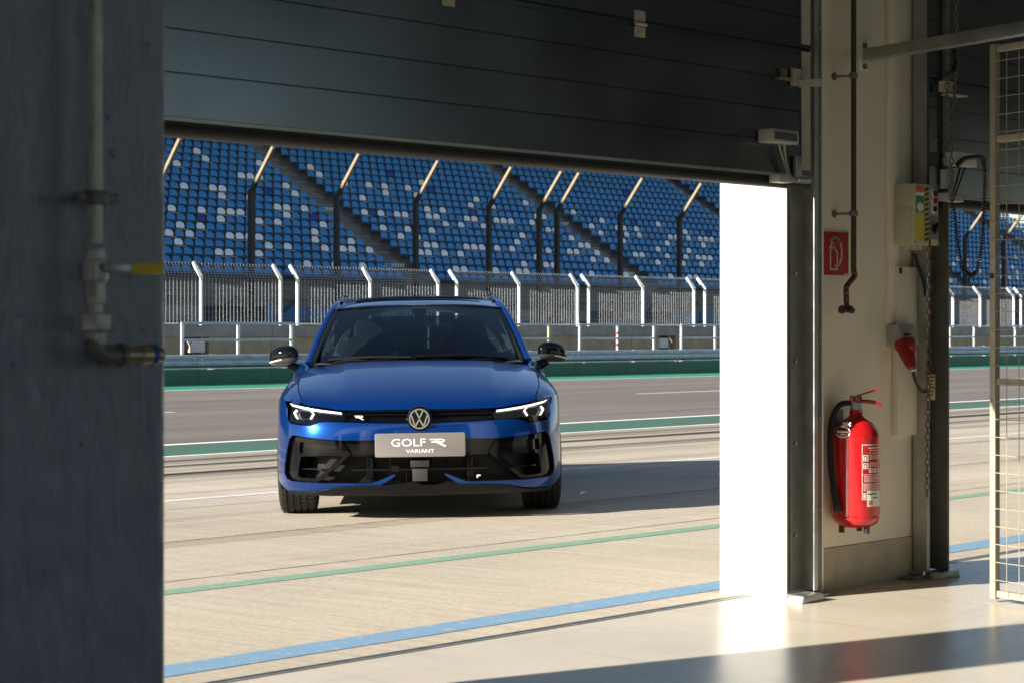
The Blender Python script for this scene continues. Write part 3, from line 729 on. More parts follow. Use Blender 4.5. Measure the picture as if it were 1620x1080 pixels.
gt = wempty('mesh_gate', g0, 'cream welded wire mesh gate panel standing under the steel bar at the right', 'gate')
ztop = W(1572, 70, g0.y).z
for s_ in (0, 1.1):
    MB().bar(g0 + gd * s_ + Vector((0, 0, .012)), g0 + gd * s_ + Vector((0, 0, ztop)), .030, .028, (gd.y, -gd.x, 0)).build('post', MATS['cream_steel'] if 0 else mat('gate_cream', (.36, .32, .24), .5, var=.08, scale=10), gt, bevel=.003)
for z_ in (.035, W(1600, 605, 3.9).z, W(1600, 215, 3.9).z, ztop - .02):
    MB().bar(g0 + gd * .022 + Vector((0, 0, z_)), g0 + gd * 1.08 + Vector((0, 0, z_)), .026, .026).build('rail', MATS['gate_cream'], gt, bevel=.002)
nrm = Vector((gd.y, -gd.x, 0)) * .017
z_ = .09
while z_ < ztop - .05:
    MB().tube([g0 + gd * -.01 + nrm + Vector((0, 0, z_)), g0 + gd * 1.1 + nrm + Vector((0, 0, z_))], .0016, 5).build('wire', MATS['gate_cream'], gt, smooth=True); z_ += .0705
s_ = .085
while s_ < 1.08:
    MB().tube([g0 + gd * s_ + nrm * 1.25 + Vector((0, 0, .03)), g0 + gd * s_ + nrm * 1.25 + Vector((0, 0, ztop - .01))], .0016, 5).build('wire', MATS['gate_cream'], gt, smooth=True); s_ += .0655
p = g0 + nrm + Vector((0, 0, W(1570, 437, 4.03).z)); MB().lathe([(.011, -.002), (.011, .003)], 12, Matrix.Translation(p) @ Vector((nrm.x, nrm.y, 0)).to_track_quat('Z', 'Y').to_matrix().to_4x4()).build('lock_hole', MATS['black_plastic'], gt)

# chains
def chain(b, pts, L=.034, r=.0028, w=.009):
    P_ = [Vector(p) for p in pts]; seg = [(b_ - a_).length for a_, b_ in zip(P_[:-1], P_[1:])]; tot = sum(seg); n = int(tot / (L * .78))
    for i in range(n):
        s = (i + .5) * L * .78; k = 0
        while k < len(seg) - 1 and s > seg[k]: s -= seg[k]; k += 1
        t = (P_[k + 1] - P_[k]).normalized(); c = P_[k] + t * s
        o1 = t.orthogonal().normalized(); o2 = t.cross(o1); u_ = (o1 if i % 2 else o2)
        u_ = (o1 * cos(i * 1.57 + .5) + o2 * sin(i * 1.57 + .5))
        loop = []
        for a in range(8):
            th = a * pi / 4; loop.append(c + u_ * (w * cos(th)) + t * (L / 2 * sin(th) if abs(sin(th)) < .8 else (L / 2 * (1 if sin(th) > 0 else -1))))
        b.tube(loop, r, 4, closed=True)
ch = wempty('hoist_chain', W(1470, 790, YI - .16), 'long rusty hoist chain hanging down the olive steel track', 'chain')
b = MB(); yc = YI - .16; chain(b, [(Wx(1471, yc), yc, W(1471, 380, yc).z), (Wx(1469, yc), yc, W(1469, 560, yc).z), (Wx(1466.5, yc), yc, W(1467, 790, yc).z)]); b.build('chain_links', MATS['rusty'], ch, smooth=True)
ch2 = wempty('lifting_chain', W(1500, 330, YI - .2), 'doubled dark chain looped beside the right door with its pulley', 'chain')
yc = YI - .2
b = MB(); chain(b, [(Wx(1501, yc), yc, 3.0), (Wx(1499, yc), yc, W(1499, 120, yc).z), (Wx(1494, yc), yc, W(1494, 260, yc).z)]); b.build('chain_strand', MATS['dark_steel'], ch2, smooth=True); b = MB(); chain(b, [(Wx(1514, yc), yc, 3.0), (Wx(1512, yc), yc, W(1512, 110, yc).z), (Wx(1505, yc), yc, W(1505, 235, yc).z), (Wx(1507, yc), yc, W(1507, 335, yc).z)]); b.build('chain_strand', MATS['dark_steel'], ch2, smooth=True)
b = MB(); b.tube(bez([W(1512, 78, yc), W(1512, 105, yc), W(1506, 116, yc), W(1498, 118, yc)], 5), .012, 8); b.build('guide_hook', MATS['black_plastic'], ch2, smooth=True)

# junction box, coiled cable on the right door
jb = wempty('junction_box', W(1530, 266, 4.56), 'white junction box with black plug fixed on the right sectional door', 'junction box')
b = MB(); wbox(b, 1512, 240, 1546, 265, 4.53, .06); b.build('box', MATS['white_plastic'], jb, bevel=.004)
b = MB(); b.tube(bez([W(1514, 262, 4.50), W(1528, 251, 4.48), W(1552, 250, 4.48), W(1557, 258, 4.48)], 5), [.012] * 16, 8); b.build('plug', MATS['black_plastic'], jb, smooth=True)
b = MB(); b.tube(bez([W(1519, 266, 4.5), W(1512, 292, 4.5), W(1506, 312, 4.5)], 5), .005, 6); b.tube(bez([W(1526, 266, 4.5), W(1518, 290, 4.5), W(1508, 318, 4.5)], 5), .004, 6); b.build('lead', MATS['black_plastic'], jb, smooth=True)
b = MB(); wbox(b, 1500, 305, 1525, 320, 4.5, .05); wbox(b, 1497, 268, 1507, 300, 4.52, .03); b.build('terminal_bracket', MATS['grey_plastic'], jb, bevel=.002)
b = MB(); wbox(b, 1505, 148, 1532, 154, 4.5, .05); wbox(b, 1498, 128, 1508, 146, 4.53, .04); b.build('top_bracket', MATS['cream_steel'], jb)
cc = wempty('coiled_cable', W(1537, 436, 4.48), 'black coiled spring cable hanging in a loop in the right bay', 'cable')
path = bez([W(1557, 258, 4.48), W(1558, 285, 4.48), W(1556.5, 330, 4.48), W(1554, 385, 4.48), W(1547, 425, 4.48), W(1536, 436, 4.48), W(1523, 424, 4.48), W(1516, 398, 4.48), W(1511, 350, 4.48), W(1506, 322, 4.48)], 30)
tot = 0; coil = []
for i in range(len(path) - 1):
    a_, b_ = Vector(path[i]), Vector(path[i + 1]); t = (b_ - a_)
    o1 = Vector((0, 1, 0)); o2 = t.normalized().cross(o1)
    dens = 2.2 if i < 25 else 1.0
    for k in range(3):
        f_ = k / 3; s = tot + t.length * f_; ph = 2 * pi * s / .0125
        coil.append(a_ + t * f_ + o1 * cos(ph) * .0075 + o2 * sin(ph) * .0075)
    tot += t.length
# resample fine enough to keep the helix round
fine = []; Ltot = tot; N = int(Ltot / .0125 * 8); cum = [0]
for i in range(len(path) - 1): cum.append(cum[-1] + (Vector(path[i + 1]) - Vector(path[i])).length)
k = 0
for j in range(N + 1):
    s = Ltot * j / N
    while k < len(cum) - 2 and s > cum[k + 1]: k += 1
    f_ = (s - cum[k]) / max(1e-9, cum[k + 1] - cum[k]); t = (Vector(path[k + 1]) - Vector(path[k])).normalized()
    c = Vector(path[k]).lerp(Vector(path[k + 1]), f_); o1 = Vector((0, 1, 0)); o2 = t.cross(o1); ph = 2 * pi * s / .0125
    fine.append(c + o1 * cos(ph) * .0078 + o2 * sin(ph) * .0078)
b = MB(); b.tube(fine, .0032, 5); b.build('coil', MATS['black_plastic'], cc, smooth=True)

# ------------------------------------------------------------------ pit wall, guardrail, railings
BY = 33.7
def xrun(b, prof, xs, m=None):
    """loft a (Y,Z) profile along X, following the fall of the track"""
    n = len(prof); vs = []; fs = []
    for X in xs: vs += [(X, p, z + tilt(X)) for p, z in prof]
    for i in range(len(xs) - 1):
        for k in range(n):
            l = (k + 1) % n; fs.append((i * n + k, (i + 1) * n + k, (i + 1) * n + l, i * n + l))
    fs.append(tuple(range(n))); fs.append(tuple(range((len(xs) - 1) * n, len(xs) * n))[::-1])
    return b.add(vs, fs)
XS = [14 + 2 * i for i in range(38)]
gw = wempty('green_barrier', (24, BY, -.235), 'low dark green painted barrier along the far edge of the pit road', 'barrier')
for i in range(0, 37):
    b = MB(); xrun(b, [(BY, -.24), (BY, .14), (BY + .25, .14), (BY + .25, -.24)], [XS[i] + .006, XS[i + 1] - .006]); b.build('barrier_block', MATS['green_wall'], gw)
sheet('green_verge', [(32.45, lambda X: rz(X, 32.45) + .004), (BY - .002, lambda X: rz(X, BY) + .075)], 10, 92, mat('verge_green', (.035, .25, .15), .7, var=.12, scale=2), road, nx=20)
sheet('verge_line', [(32.28, lambda X: rz(X, 32.28) + .004), (32.45, lambda X: rz(X, 32.45) + .004)], 10, 92, MATS['white_edge'], road, nx=20)

gr_ = wempty('guardrail', (24, BY, 0), 'long galvanised double-wave crash barrier above the green wall', 'guardrail')
pw = [(0, .225), (.0, .245), (.05, .27), (.075, .30), (.05, .335), (.01, .36), (.01, .385), (.05, .41), (.075, .44), (.05, .475), (.0, .50), (.0, .525)]
prof = [(BY + .08 - a, z - .07) for a, z in pw] + [(BY + .09 - a, z - .07) for a, z in pw[::-1]]
for i in range(19):
    b = MB(); xrun(b, prof, [XS[2 * i], XS[2 * i] + 2, XS[2 * i] + 4 - .004]); b.build('rail_beam', MATS['rail_zinc'], gr_, smooth=True, ang=60)
for i in range(37):
    X = XS[i] + .5; MB().box((X - .05, BY + .1, -.2 + tilt(X)), (X + .05, BY + .2, .46 + tilt(X))).build('post', MATS['rail_zinc'], gr_)
for i in range(19):
    X = XS[2 * i]; b = MB()
    for z in (.25, .36): b.rod((X + .1, BY - .01, z + tilt(X)), (X + .1, BY + .03, z + tilt(X)), .016, 6); b.rod((X - .1, BY - .01, z + tilt(X)), (X - .1, BY + .03, z + tilt(X)), .016, 6)
    b.build('splice_bolts', MATS['rail_zinc'], gr_)

RY = BY + .45
rail_names = ['pale tubular railing section in front of the wall hatch at the far left', 'pale tubular railing section just left of the blue car roof', 'pale tubular railing section hidden behind the blue car',
              'pale tubular railing section with a yellow-marked end post right of the car', 'pale tubular railing section with a red-striped middle post', 'pale tubular railing section right of the small wall hatch']
mat('yellow_post', (.60, .52, .22), .5); mat('red_band', (.55, .05, .03), .5)
def railing(x0, label, special=None):
    t = wempty('pit_railing', (x0, RY, 0), label, 'railing', 'tubular railing sections along the pit wall')
    for i in range(3):
        X = x0 + 1.512 * i; zz = tilt(X)
        MB().box((X - .035, RY - .02, .38 + zz), (X + .035, RY + .02, 1.10 + zz)).build('post', MATS['yellow_post'] if special == ('y', i) else MATS['fence_white'], t, bevel=.004)
        if special == ('r', i):
            for z in (.55, .85): MB().box((X - .037, RY - .023, z + zz), (X + .037, RY + .023, z + .08 + zz)).build('red_band', MATS['red_band'], t)
    for z, r in ((1.115, .032), (.76, .027)):
        MB().tube([(x0 - .03, RY, z + tilt(x0)), (x0 + 1.512, RY, z + tilt(x0 + 1.49)), (x0 + 3.055, RY, z + tilt(x0 + 3))], r, 8).build('rail', MATS['rail_zinc'], t, smooth=True)
    MB().tube([(x0 + 3.055, RY, 1.105 + tilt(x0 + 3)), (x0 + 4.17, RY, 1.105 + tilt(x0 + 4))], .018, 6).build('link_rail', MATS['fence_white'], t, smooth=True)
for i, x0 in enumerate([21.3, 25.5, 29.72, 33.9, 38.04, 42.18]):
    railing(x0 * 1.0164, rail_names[i], ('y', 2) if i == 3 else ('r', 1) if i == 4 else None)
for x0, w_ in ((46.3, 'white reveal'), (50.37, 'cream pillar')): railing(x0 * 1.0164, 'pale tubular railing section standing behind the ' + w_)
railing(54.44 * 1.0164, 'pale tubular railing section seen just right of the olive steel track')
railing(58.58 * 1.0164, 'pale tubular railing section seen through the wire mesh gate')

# wall with beige panels carrying the white fence
FY = 38.5
pwl = wempty('pit_wall', (30, FY, -.2), 'beige panelled concrete wall with grey coping under the white fence', 'wall')
XF = [18 + 2.8 * i for i in range(28)]
hatch = [Wx(311, FY), Wx(1058, FY)]
for i in range(27):
    a, c = XF[i], XF[i + 1]
    b = MB(); xrun(b, [(FY, .80), (FY, 1.08), (FY + .35, 1.08), (FY + .35, .80)], [a + .006, c - .006]); b.build('coping', MATS['grey_concrete'], pwl)
    cuts = sorted([(h - .42, h + .42) for h in hatch if a < h < c])
    spans = []; s = a + .008
    for h0, h1 in cuts: spans.append((s, h0)); s = h1
    spans.append((s, c - .008))
    for p0, p1 in spans:
        if p1 - p0 > .05:
            b = MB(); xrun(b, [(FY + .05, -.25), (FY + .05, .795), (FY + .3, .795), (FY + .3, -.25)], [p0, p1]); b.build('wall_panel', MATS['beige_panel'], pwl)
for h, dx in zip(hatch, (.04, -.02)):
    zz = tilt(h)
    MB().box((h - .42, FY + .36, -.2 + zz), (h + .42, FY + .4, .79 + zz)).build('hatch_back', MATS['stand_dark'], pwl)
    MB().box((h - .22 + dx * 4, FY + .12, .42 + zz), (h + .2 + dx * 4, FY + .3, .72 + zz)).build('hatch_box', MATS['white_plastic'], pwl, bevel=.01)
h = hatch[0]; MB().lathe([(.02, 0), (.10, .01), (.12, .05), (.10, .09), (.02, .1)], 12, Matrix.Translation((h - .28, FY + .14, .56 + tilt(h))) @ Matrix.Rotation(pi / 2, 4, 'X')).build('hose_reel', MATS['rusty'], pwl, smooth=True)

# white bent-top fence in units of two panels
def fence_unit(x0, label, n=2):
    t = wempty('pit_fence', (x0, FY, 1.08), label, 'fence', 'white mesh fence units on the pit wall')
    yb = FY + .18
    for i in range(n + 1):
        X = x0 + 2.5 * i; z = 1.07 + tilt(X)
        MB().prism([(yb - .04, z), (yb + .04, z), (yb + .04, z + 1.17), (yb + .33, z + 1.50), (yb + .27, z + 1.56), (yb - .04, z + 1.21)], lambda p, r: (X - .028, p, r), lambda p, r: (X + .028, p, r)).build('post', MATS['fence_white'], t)
    for i in range(n):
        a = x0 + 2.5 * i; b = MB(); z = 1.10 + tilt(a + 1.25)
        for k in range(22):
            X = a + .09 + 2.32 * k / 21
            b.bar((X, yb - .05, z), (X, yb - .05, z + 1.14), .0075, .008, (0, 1, 0))
        for k in range(9):
            zz = z + .03 + 1.08 * k / 8; b.bar((a + .04, yb - .04, zz), (a + 2.46, yb - .04, zz), .0045, .0045)
        b.build('wire_mesh', MATS['fence_wire'], t); t.children[-1]['kind'] = 'stuff'
        b = MB()
        for k in range(24):
            X = a + .02 + 2.3 * k / 23
            b.bar((X, yb - .03, z + 1.16), (X + .10, yb + .26, z + 1.49), .009, .009)
        for k in range(6):
            f_ = k / 5; b.bar((a + .04, yb - .04 + .29 * f_, z + 1.17 + .33 * f_), (a + 2.46, yb - .04 + .29 * f_, z + 1.17 + .33 * f_), .009, .008)
        b.build('bent_mesh', MATS['fence_wire'], t); t.children[-1]['kind'] = 'stuff'
    return t
sc_ = FY / 35.5
fl = ['white bent-top mesh fence unit at the far left above the wall hatch', 'white bent-top mesh fence unit directly behind the left half of the car roof', 'white bent-top mesh fence unit right behind the right half of the car roof',
      'white bent-top mesh fence unit right of the car, before the small hatch', 'white bent-top mesh fence unit cut off by the white pillar reveal']
for i, x0 in enumerate([27.42, 32.98, 38.7, 44.2, 49.75]):
    fence_unit(x0, fl[i])
fence_unit(21.86, 'white bent-top mesh fence unit standing behind the dark grey pier')
for x0, lab in ((59.6, 'white bent-top mesh fence unit left in the right bay'), (64.05, 'white bent-top mesh fence unit behind the mesh gate'), (69.6, 'white bent-top mesh fence unit at the right picture edge')):
    fence_unit(x0, lab)

# ------------------------------------------------------------------ debris fence across the track
DY = 56.0
dbl = wempty('debris_fence_foundation', (60, DY, -.3), 'concrete kerb wall at the foot of the tall dark debris fence', 'wall')
b = MB(); xrun(b, [(DY - .2, -.3), (DY - .2, .75), (DY + .2, .75), (DY + .2, -.3)], [38, 80, 122]); b.build('kerb_wall', MATS['grey_concrete'], dbl)
post_x = [DY * (.8136 + .0732 * i) for i in range(-1, 17)] + [DY * 1.0868]
def dpost(X, label):
    t = wempty('debris_fence_post', (X, DY, .7), label, 'fence post', 'tall dark debris fence posts with bent tops')
    zz = tilt(X) * .8
    MB().box((X - .075, DY - .10, .5 + zz), (X + .075, DY + .10, 5.95 + zz)).build('post', MATS['post_shade'], t)
    MB().bar((X, DY - .02, 5.90 + zz), (X, DY - .28, 6.22 + zz), .13, .15).build('bend', MATS['post_shade'], t)
    MB().bar((X, DY - .27, 6.2 + zz), (X, DY - 1.25, 7.42 + zz), .11, .12).build('bent_arm', MATS['post_sunlit'], t)
order = sorted(post_x)
nm = ['first', 'second', 'third', 'fourth', 'fifth', 'sixth', 'seventh', 'eighth', 'ninth', 'tenth']
il = ir = 0
for X in order:
    u = 810 + FPX * (RT[0] * X + RT[1] * DY) / (FW[0] * X + FW[1] * DY)
    if u < 240 or 1140 < u < 1490 or u > 1650: continue          # behind the pier or the pillar
    if u < 1140:
        lab = 'tall debris fence post, dark in shade, with sunlit tan bent arm, %s from the dark grey pier' % nm[il]; il += 1
    else:
        lab = 'tall debris fence post in the right bay, %s from the steel track' % nm[ir]; ir += 1
    dpost(X, lab)
cab = wempty('debris_fence_cables', (60, DY, 1), 'thin steel cables strung between the dark debris fence posts', 'fence cable')
for z in (1.4, 2.3, 3.2, 4.1, 5.0, 5.8):
    MB().tube([(38, DY - .11, z + tilt(38) * .8), (122, DY - .11, z + tilt(122) * .8)], .012, 4).build('cable', MATS['post_shade'], cab)

# ------------------------------------------------------------------ grandstand
SY0, STT, SRR, SZ0, SBE = 62.281, .6138, .3692, 4.163, -.0049
K0, K1 = -2, 24
def seat_z(k, X): return SZ0 + SRR * k + SBE * X
SX0, SX1 = 27.0, 126.0
stand = wempty('grandstand', (80, 62, 0), 'large grandstand of blue and white seats beyond the race track', 'grandstand')
AISLES = [(26.8, 28.3), (42.3, 43.8), (57.95, 59.45), (73.5, 74.9), (88.5, 89.75), (104.6, 106.0), (119.8, 121.2)]
# terraces: one long step for each row
for k in range(K0, K1 + 1):
    Yf = SY0 + STT * k - .34; zt0 = SZ0 + SRR * k - .60
    b = MB(); b.add([(SX0, Yf, zt0 - .8 + SBE * SX0), (SX1, Yf, zt0 - .8 + SBE * SX1), (SX1, Yf, zt0 + SBE * SX1), (SX0, Yf, zt0 + SBE * SX0),
                     (SX0, Yf + STT + .05, zt0 + SBE * SX0), (SX1, Yf + STT + .05, zt0 + SBE * SX1), (SX1, Yf + STT + .05, zt0 - .8 + SBE * SX1), (SX0, Yf + STT + .05, zt0 - .8 + SBE * SX0)],
                    [(0, 1, 2, 3), (3, 2, 5, 4), (4, 5, 6, 7), (0, 3, 4, 7), (1, 6, 5, 2), (0, 7, 6, 1)])
    b.build('terrace_step', MATS['stand_concrete'], stand)
    for (p0, p1) in [(AISLES[i][1], AISLES[i + 1][0]) for i in range(len(AISLES) - 1)]:
        zb0, zb1 = zt0 + .60 - .26 + SBE * p0, zt0 + .60 - .26 + SBE * p1; yb_ = Yf + .34
        MB().bar((p0, yb_, zb0), (p1, yb_, zb1), .07, .07).build('seat_beam', MATS['stand_dark'], stand)
# stair flights in the aisles, each a half-height step with a pale nosing
for ai, (a0, a1) in enumerate(AISLES):
    for k in range(K0, K1):
        Yf = SY0 + STT * k - .34; zt0 = SZ0 + SRR * k - .60; X = (a0 + a1) / 2; zz = SBE * X
        b = MB(); b.box((a0 + .12, Yf + .30, zt0 + zz - .1), (a1 - .12, Yf + STT + .02, zt0 + SRR / 2 + zz)); b.build('stair_step', MATS['stand_concrete'], stand)
        b = MB(); b.box((a0 + .12, Yf + .288, zt0 + SRR / 2 + zz - .035), (a1 - .12, Yf + .34, zt0 + SRR / 2 + zz + .004)); b.build('stair_nosing', MATS['grey_concrete'], stand)
    for k in ((8, 1) if ai in (2, 3) else (2, 8)):
        Yf = SY0 + STT * k - .35; zt0 = SZ0 + SRR * k - .60; X = (a0 + a1) / 2; zz = SBE * X
        b = MB(); n = 9; w = (a1 - a0 - .1) / n
        for i in range(n): b.prism([(a0 + .05 + w * i, 0), (a0 + .05 + w * (i + .5), 0), (a0 + .05 + w * (i + .9), .16), (a0 + .05 + w * (i + .4), .16)], lambda p, r: (p, Yf - .012, zt0 + zz - .12 + r), lambda p, r: (p, Yf + .01, zt0 + zz - .12 + r))
        b.build('hazard_stripe', MATS['print_white'], stand)
# front of the stand: dark plinth, blue boards, slab edge
fz = SZ0 + SRR * K0 - .62 + SBE * 70; fy = SY0 + STT * K0 - .40
MB().box((SX0, fy, -.35), (SX1, fy + .5, fz - 1.25)).build('plinth', mat('plinth_grey', (.10, .10, .10), .9, var=.3, scale=1), stand)
MB().box((SX0, fy + .30, fz - 1.25), (SX1, fy + .5, fz - .35)).build('recess_wall', MATS['stand_dark'], stand)
MB().box((SX0, fy - .02, fz - .42), (SX1, fy + .45, fz - .1)).build('slab_edge', MATS['stand_concrete'], stand)
rb = random.Random(3)
X = SX0
while X < SX1:
    w = rb.choice((1.6, 2.2, 3.0)); h_ = rb.uniform(.55, .85)
    if rb.random() < .75: MB().box((X, fy + .1, fz - 1.25), (X + w - .08, fy + .16, fz - 1.25 + h_)).build('advert_board', MATS['stand_blue'] if rb.random() < .7 else MATS['grey_concrete'], stand)
    X += w
for X in np.arange(SX0 + 1, SX1, 3.2):
    MB().bar((X, fy - .05, fz - 1.3), (X + 1.4, fy - .05, fz - .3), .05, .05, (0, 1, 0)).build('brace', MATS['stand_dark'], stand)
YB_ = SY0 + STT * (K1 + 1)
MB().box((-10, YB_, 0), (SX1 + 6, YB_ + .4, 17)).build('rear_wall', MATS['stand_dark'], stand)
MB().box((-10, 63.0, 16.4), (SX1 + 6, YB_ + .6, 16.8)).build('canopy', MATS['grey_concrete'], stand)
# low front rail of the stand with bars
MB().tube([(SX0, fy - .1, fz + .55 + SBE * (SX0 - 70)), (SX1, fy - .1, fz + .55 + SBE * (SX1 - 70))], .03, 6).build('front_rail', MATS['stand_blue'], stand)

def seat_geo(b, X, Y, z):
    w = .205
    prof = [(-w * .90, -.12), (-w, -.05), (-w * .98, .02), (-w * .86, .075), (-w * .60, .118), (-w * .25, .138), (w * .25, .138), (w * .60, .118), (w * .86, .075), (w * .98, .02), (w, -.05), (w * .90, -.12)]
    n = len(prof)
    vs = [(X + p, Y + .06 + max(0, r + .1) * .22 - .035 * (p / w) ** 2, z + r) for p, r in prof] + [(X + p * .94, Y + .09 + max(0, r + .1) * .22 - .03 * (p / w) ** 2, z + r * .97) for p, r in prof]
    fs = [tuple(range(n)), tuple(range(2 * n - 1, n - 1, -1))] + [((i + 1) % n, i, n + i, n + (i + 1) % n) for i in range(n)]
    b.add(vs, fs)
    b.add([(X - w, Y - .22, z - .175), (X + w, Y - .22, z - .175), (X + w * .9, Y + .08, z - .175), (X - w * .9, Y + .08, z - .175), (X - w * .9, Y - .21, z - .195), (X + w * .9, Y - .21, z - .195), (X + w * .85, Y + .06, z - .215), (X - w * .85, Y + .06, z - .215)],
          [(0, 1, 2, 3), (7, 6, 5, 4), (0, 4, 5, 1), (1, 5, 6, 2), (2, 6, 7, 3), (3, 7, 4, 0)])
WHITE = {-1: [53.1, 54.6, 56.2, 61.7, 62.2, 64.2, 65.7, 66.2, 70.7, 73.6, 76.6, 78.1, 78.6, 105.0, 109.4, 109.9, 111.9], 0: [49.0, 49.5, 51.0, 66.5, 68.0, 68.5, 103.6, 107.7], 1: [47.5, 51.9, 53.4, 55.4, 56.4, 56.9, 57.5, 60.5, 61.4, 62.4, 63.4, 68.3, 72.3, 73.3, 77.2, 79.3, 80.7, 110.7, 111.8, 112.7], 2: [47.5, 48.4, 50.4, 50.9, 51.4, 51.9, 55.4, 57.4, 61.85, 62.3, 64.3, 64.8, 65.3, 66.3, 67.2, 69.7, 71.2, 71.7, 73.2, 76.1, 76.6, 78.6, 80.1, 81.0, 81.5, 82.0, 108.6, 109.5, 113.8, 114.8], 3: [48.4, 49.4, 55.8, 60.8, 61.8, 68.2, 72.6, 73.0, 78.5, 81.3, 107.4, 108.9, 112.7, 113.6, 114.5], 4: [51.3, 52.9, 53.3, 54.3, 56.8, 60.2, 61.7, 63.2, 69.1, 72.9, 76.9, 80.2, 83.1, 108.6, 109.6, 111.4], 5: [49.3, 50.8, 51.8, 52.3, 52.8, 55.2, 64.6, 65.6, 67.4, 71.5, 72.4, 75.8, 77.8, 78.7, 81.1, 81.6, 82.5, 83.5, 84.0, 84.9, 115.4, 117.2], 6: [55.2, 55.7, 56.6, 60.1, 61.1, 62.1, 62.6, 64.1, 64.5, 66.5, 67.4, 68.9, 69.4, 69.9, 71.3, 75.7, 77.6, 78.2, 79.1, 83.4], 7: [52.7, 54.2, 64.5, 65.9, 72.1, 72.7, 77.0, 81.8], 8: [51.2, 52.7, 53.2, 57.1, 61.0, 68.3, 69.8, 75.5], 9: [57.1, 63.0, 65.4, 69.2, 72.6], 10: [55.2, 55.7, 56.2, 61.0, 62.5, 62.9, 63.5, 65.4], 11: [52.2, 60.0, 66.8], 12: [54.2, 57.1, 60.0], 13: [54.2]}
NAVY = {4: [50.3, 70.0, 72.5], 5: [56.7], 6: [60.6, 85.4], 7: [67.9, 79.6], 8: [55.6], 10: [66.8], 12: [65.3, 82.5]}
blocks = [(AISLES[i][1], AISLES[i + 1][0]) for i in range(len(AISLES) - 1)] + [(121.3, SX1)]
seats = []
for k in range(K0, K1 + 1):
    Y = SY0 + STT * k
    cols = []
    for a, c in blocks:
        n = int((c - a) / .497); pitch = (c - a) / n
        cols += [a + pitch * (i + .5) for i in range(n)]
    wh = set(); nv = set()
    for src, dst in ((WHITE, wh), (NAVY, nv)):
        for x in src.get(k, []):
            j = min(range(len(cols)), key=lambda i: abs(cols[i] - x)); dst.add(j)
    for j, X in enumerate(cols):
        colr = 'seat_white' if j in wh else 'seat_navy' if j in nv else 'seat_blue'
        u = 810 + FPX * (RT[0] * X + RT[1] * Y) / (FW[0] * X + FW[1] * Y); d = FW[0] * X + FW[1] * Y
        v = 512 - FPX * (seat_z(k, X) - EYE) / d
        top = 200 + .0933 * (u - 262)
        vis = 258 < u < 1136 and top < v < 425 + (u - 262) * .02
        inview = -250 < u < 2000
        if inview: seats.append((d if vis else d + 1000, k, X, Y, colr))
seats.sort()
sm = {}
for c in ('seat_white', 'seat_navy', 'seat_blue'):
    b = MB(); seat_geo(b, 0, 0, 0); o = b.build('seat', MATS[c]); sm[c] = o.data
    bpy.data.objects.remove(o)
rest = {'seat_white': MB(), 'seat_navy': MB(), 'seat_blue': MB()}
for i, (d, k, X, Y, c) in enumerate(seats):
    if i < 298:
        o = bpy.data.objects.new('seat', sm[c]); COL.objects.link(o); o.parent = stand
        o.location = Vector((X, Y, seat_z(k, X))) - stand.location
    else: seat_geo(rest[c], X, Y, seat_z(k, X))
nv_ = 0; b = MB(); mats_ = []
vs, fs, mi = [], [], []
for i, c in enumerate(rest):
    r = rest[c]; off = len(vs); vs += r.v; fs += [tuple(q + off for q in f) for f in r.f]; mi += [i] * len(r.f)
b.v, b.f = vs, fs
o = b.build('seat_rows', None, stand, fixn=False)
for c in rest: o.data.materials.append(MATS[c])
o.data.polygons.foreach_set('material_index', mi); o['kind'] = 'stuff'

# ------------------------------------------------------------------ the blue estate car
def pchip(xs, ys):
    xs = list(map(float, xs)); ys = list(map(float, ys)); n = len(xs)
    h = [xs[i + 1] - xs[i] for i in range(n - 1)]; d = [(ys[i + 1] - ys[i]) / h[i] for i in range(n - 1)]
    m = [d[0]] + [0 if d[i - 1] * d[i] <= 0 else (h[i - 1] + h[i]) * 3 / ((2 * h[i] + h[i - 1]) / d[i - 1] + (h[i] + 2 * h[i - 1]) / d[i]) for i in range(1, n - 1)] + [d[-1]]
    def f(x):
        if x <= xs[0]: return ys[0] + m[0] * (x - xs[0])
        if x >= xs[-1]: return ys[-1] + m[-1] * (x - xs[-1])
        i = 0
        while x > xs[i + 1]: i += 1
        t = (x - xs[i]) / h[i]
        return ys[i] * (1 + 2 * t) * (1 - t) ** 2 + m[i] * h[i] * t * (1 - t) ** 2 + ys[i + 1] * t * t * (3 - 2 * t) + m[i + 1] * h[i] * t * t * (t - 1)
    return f

# plan outline of the nose: half curve, arc length l
_pp = bez([(-.2, .006, 0), (0, 0, 0), (.2, .006, 0), (.4, .028, 0), (.55, .062, 0), (.66, .11, 0), (.745, .18, 0), (.805, .265, 0), (.847, .37, 0), (.872, .48, 0), (.886, .62, 0), (.8925, .80, 0), (.893, 1.0, 0)], 16)
_pp = [p for p in _pp if p.x >= -1e-6]
_l = [0.]
for a_, b_ in zip(_pp[:-1], _pp[1:]): _l.append(_l[-1] + (b_ - a_).length)
_PX = [p.x for p in _pp]; _PY = [p.y for p in _pp]
def plan(l):
    s = 1 if l >= 0 else -1; a = abs(l)
    x = float(np.interp(a, _l, _PX)); y = float(np.interp(a, _l, _PY)); e = .012
    x1 = float(np.interp(a + e, _l, _PX)); y1 = float(np.interp(a + e, _l, _PY)); a0 = max(a - e, 0); x0 = float(np.interp(a0, _l, _PX)); y0 = float(np.interp(a0, _l, _PY))
    if a < e: tx, ty = 1., 0.
    else: tx, ty = x1 - x0, y1 - y0
    q = sqrt(tx * tx + ty * ty) or 1
    return x * s, y, ty / q * s, -tx / q       # point, outward normal
tuckz = pchip([.14, .17, .20, .24, .30, .42, .50, .56, .60, .64, .68, .72, .76], [.09, .05, .022, .006, .0, .0, .004, .014, .028, .048, .072, .10, .13])
tuckb = pchip([0, .5, .75, .95, 1.1, 1.4], [1, 1, .85, .45, .18, .12])
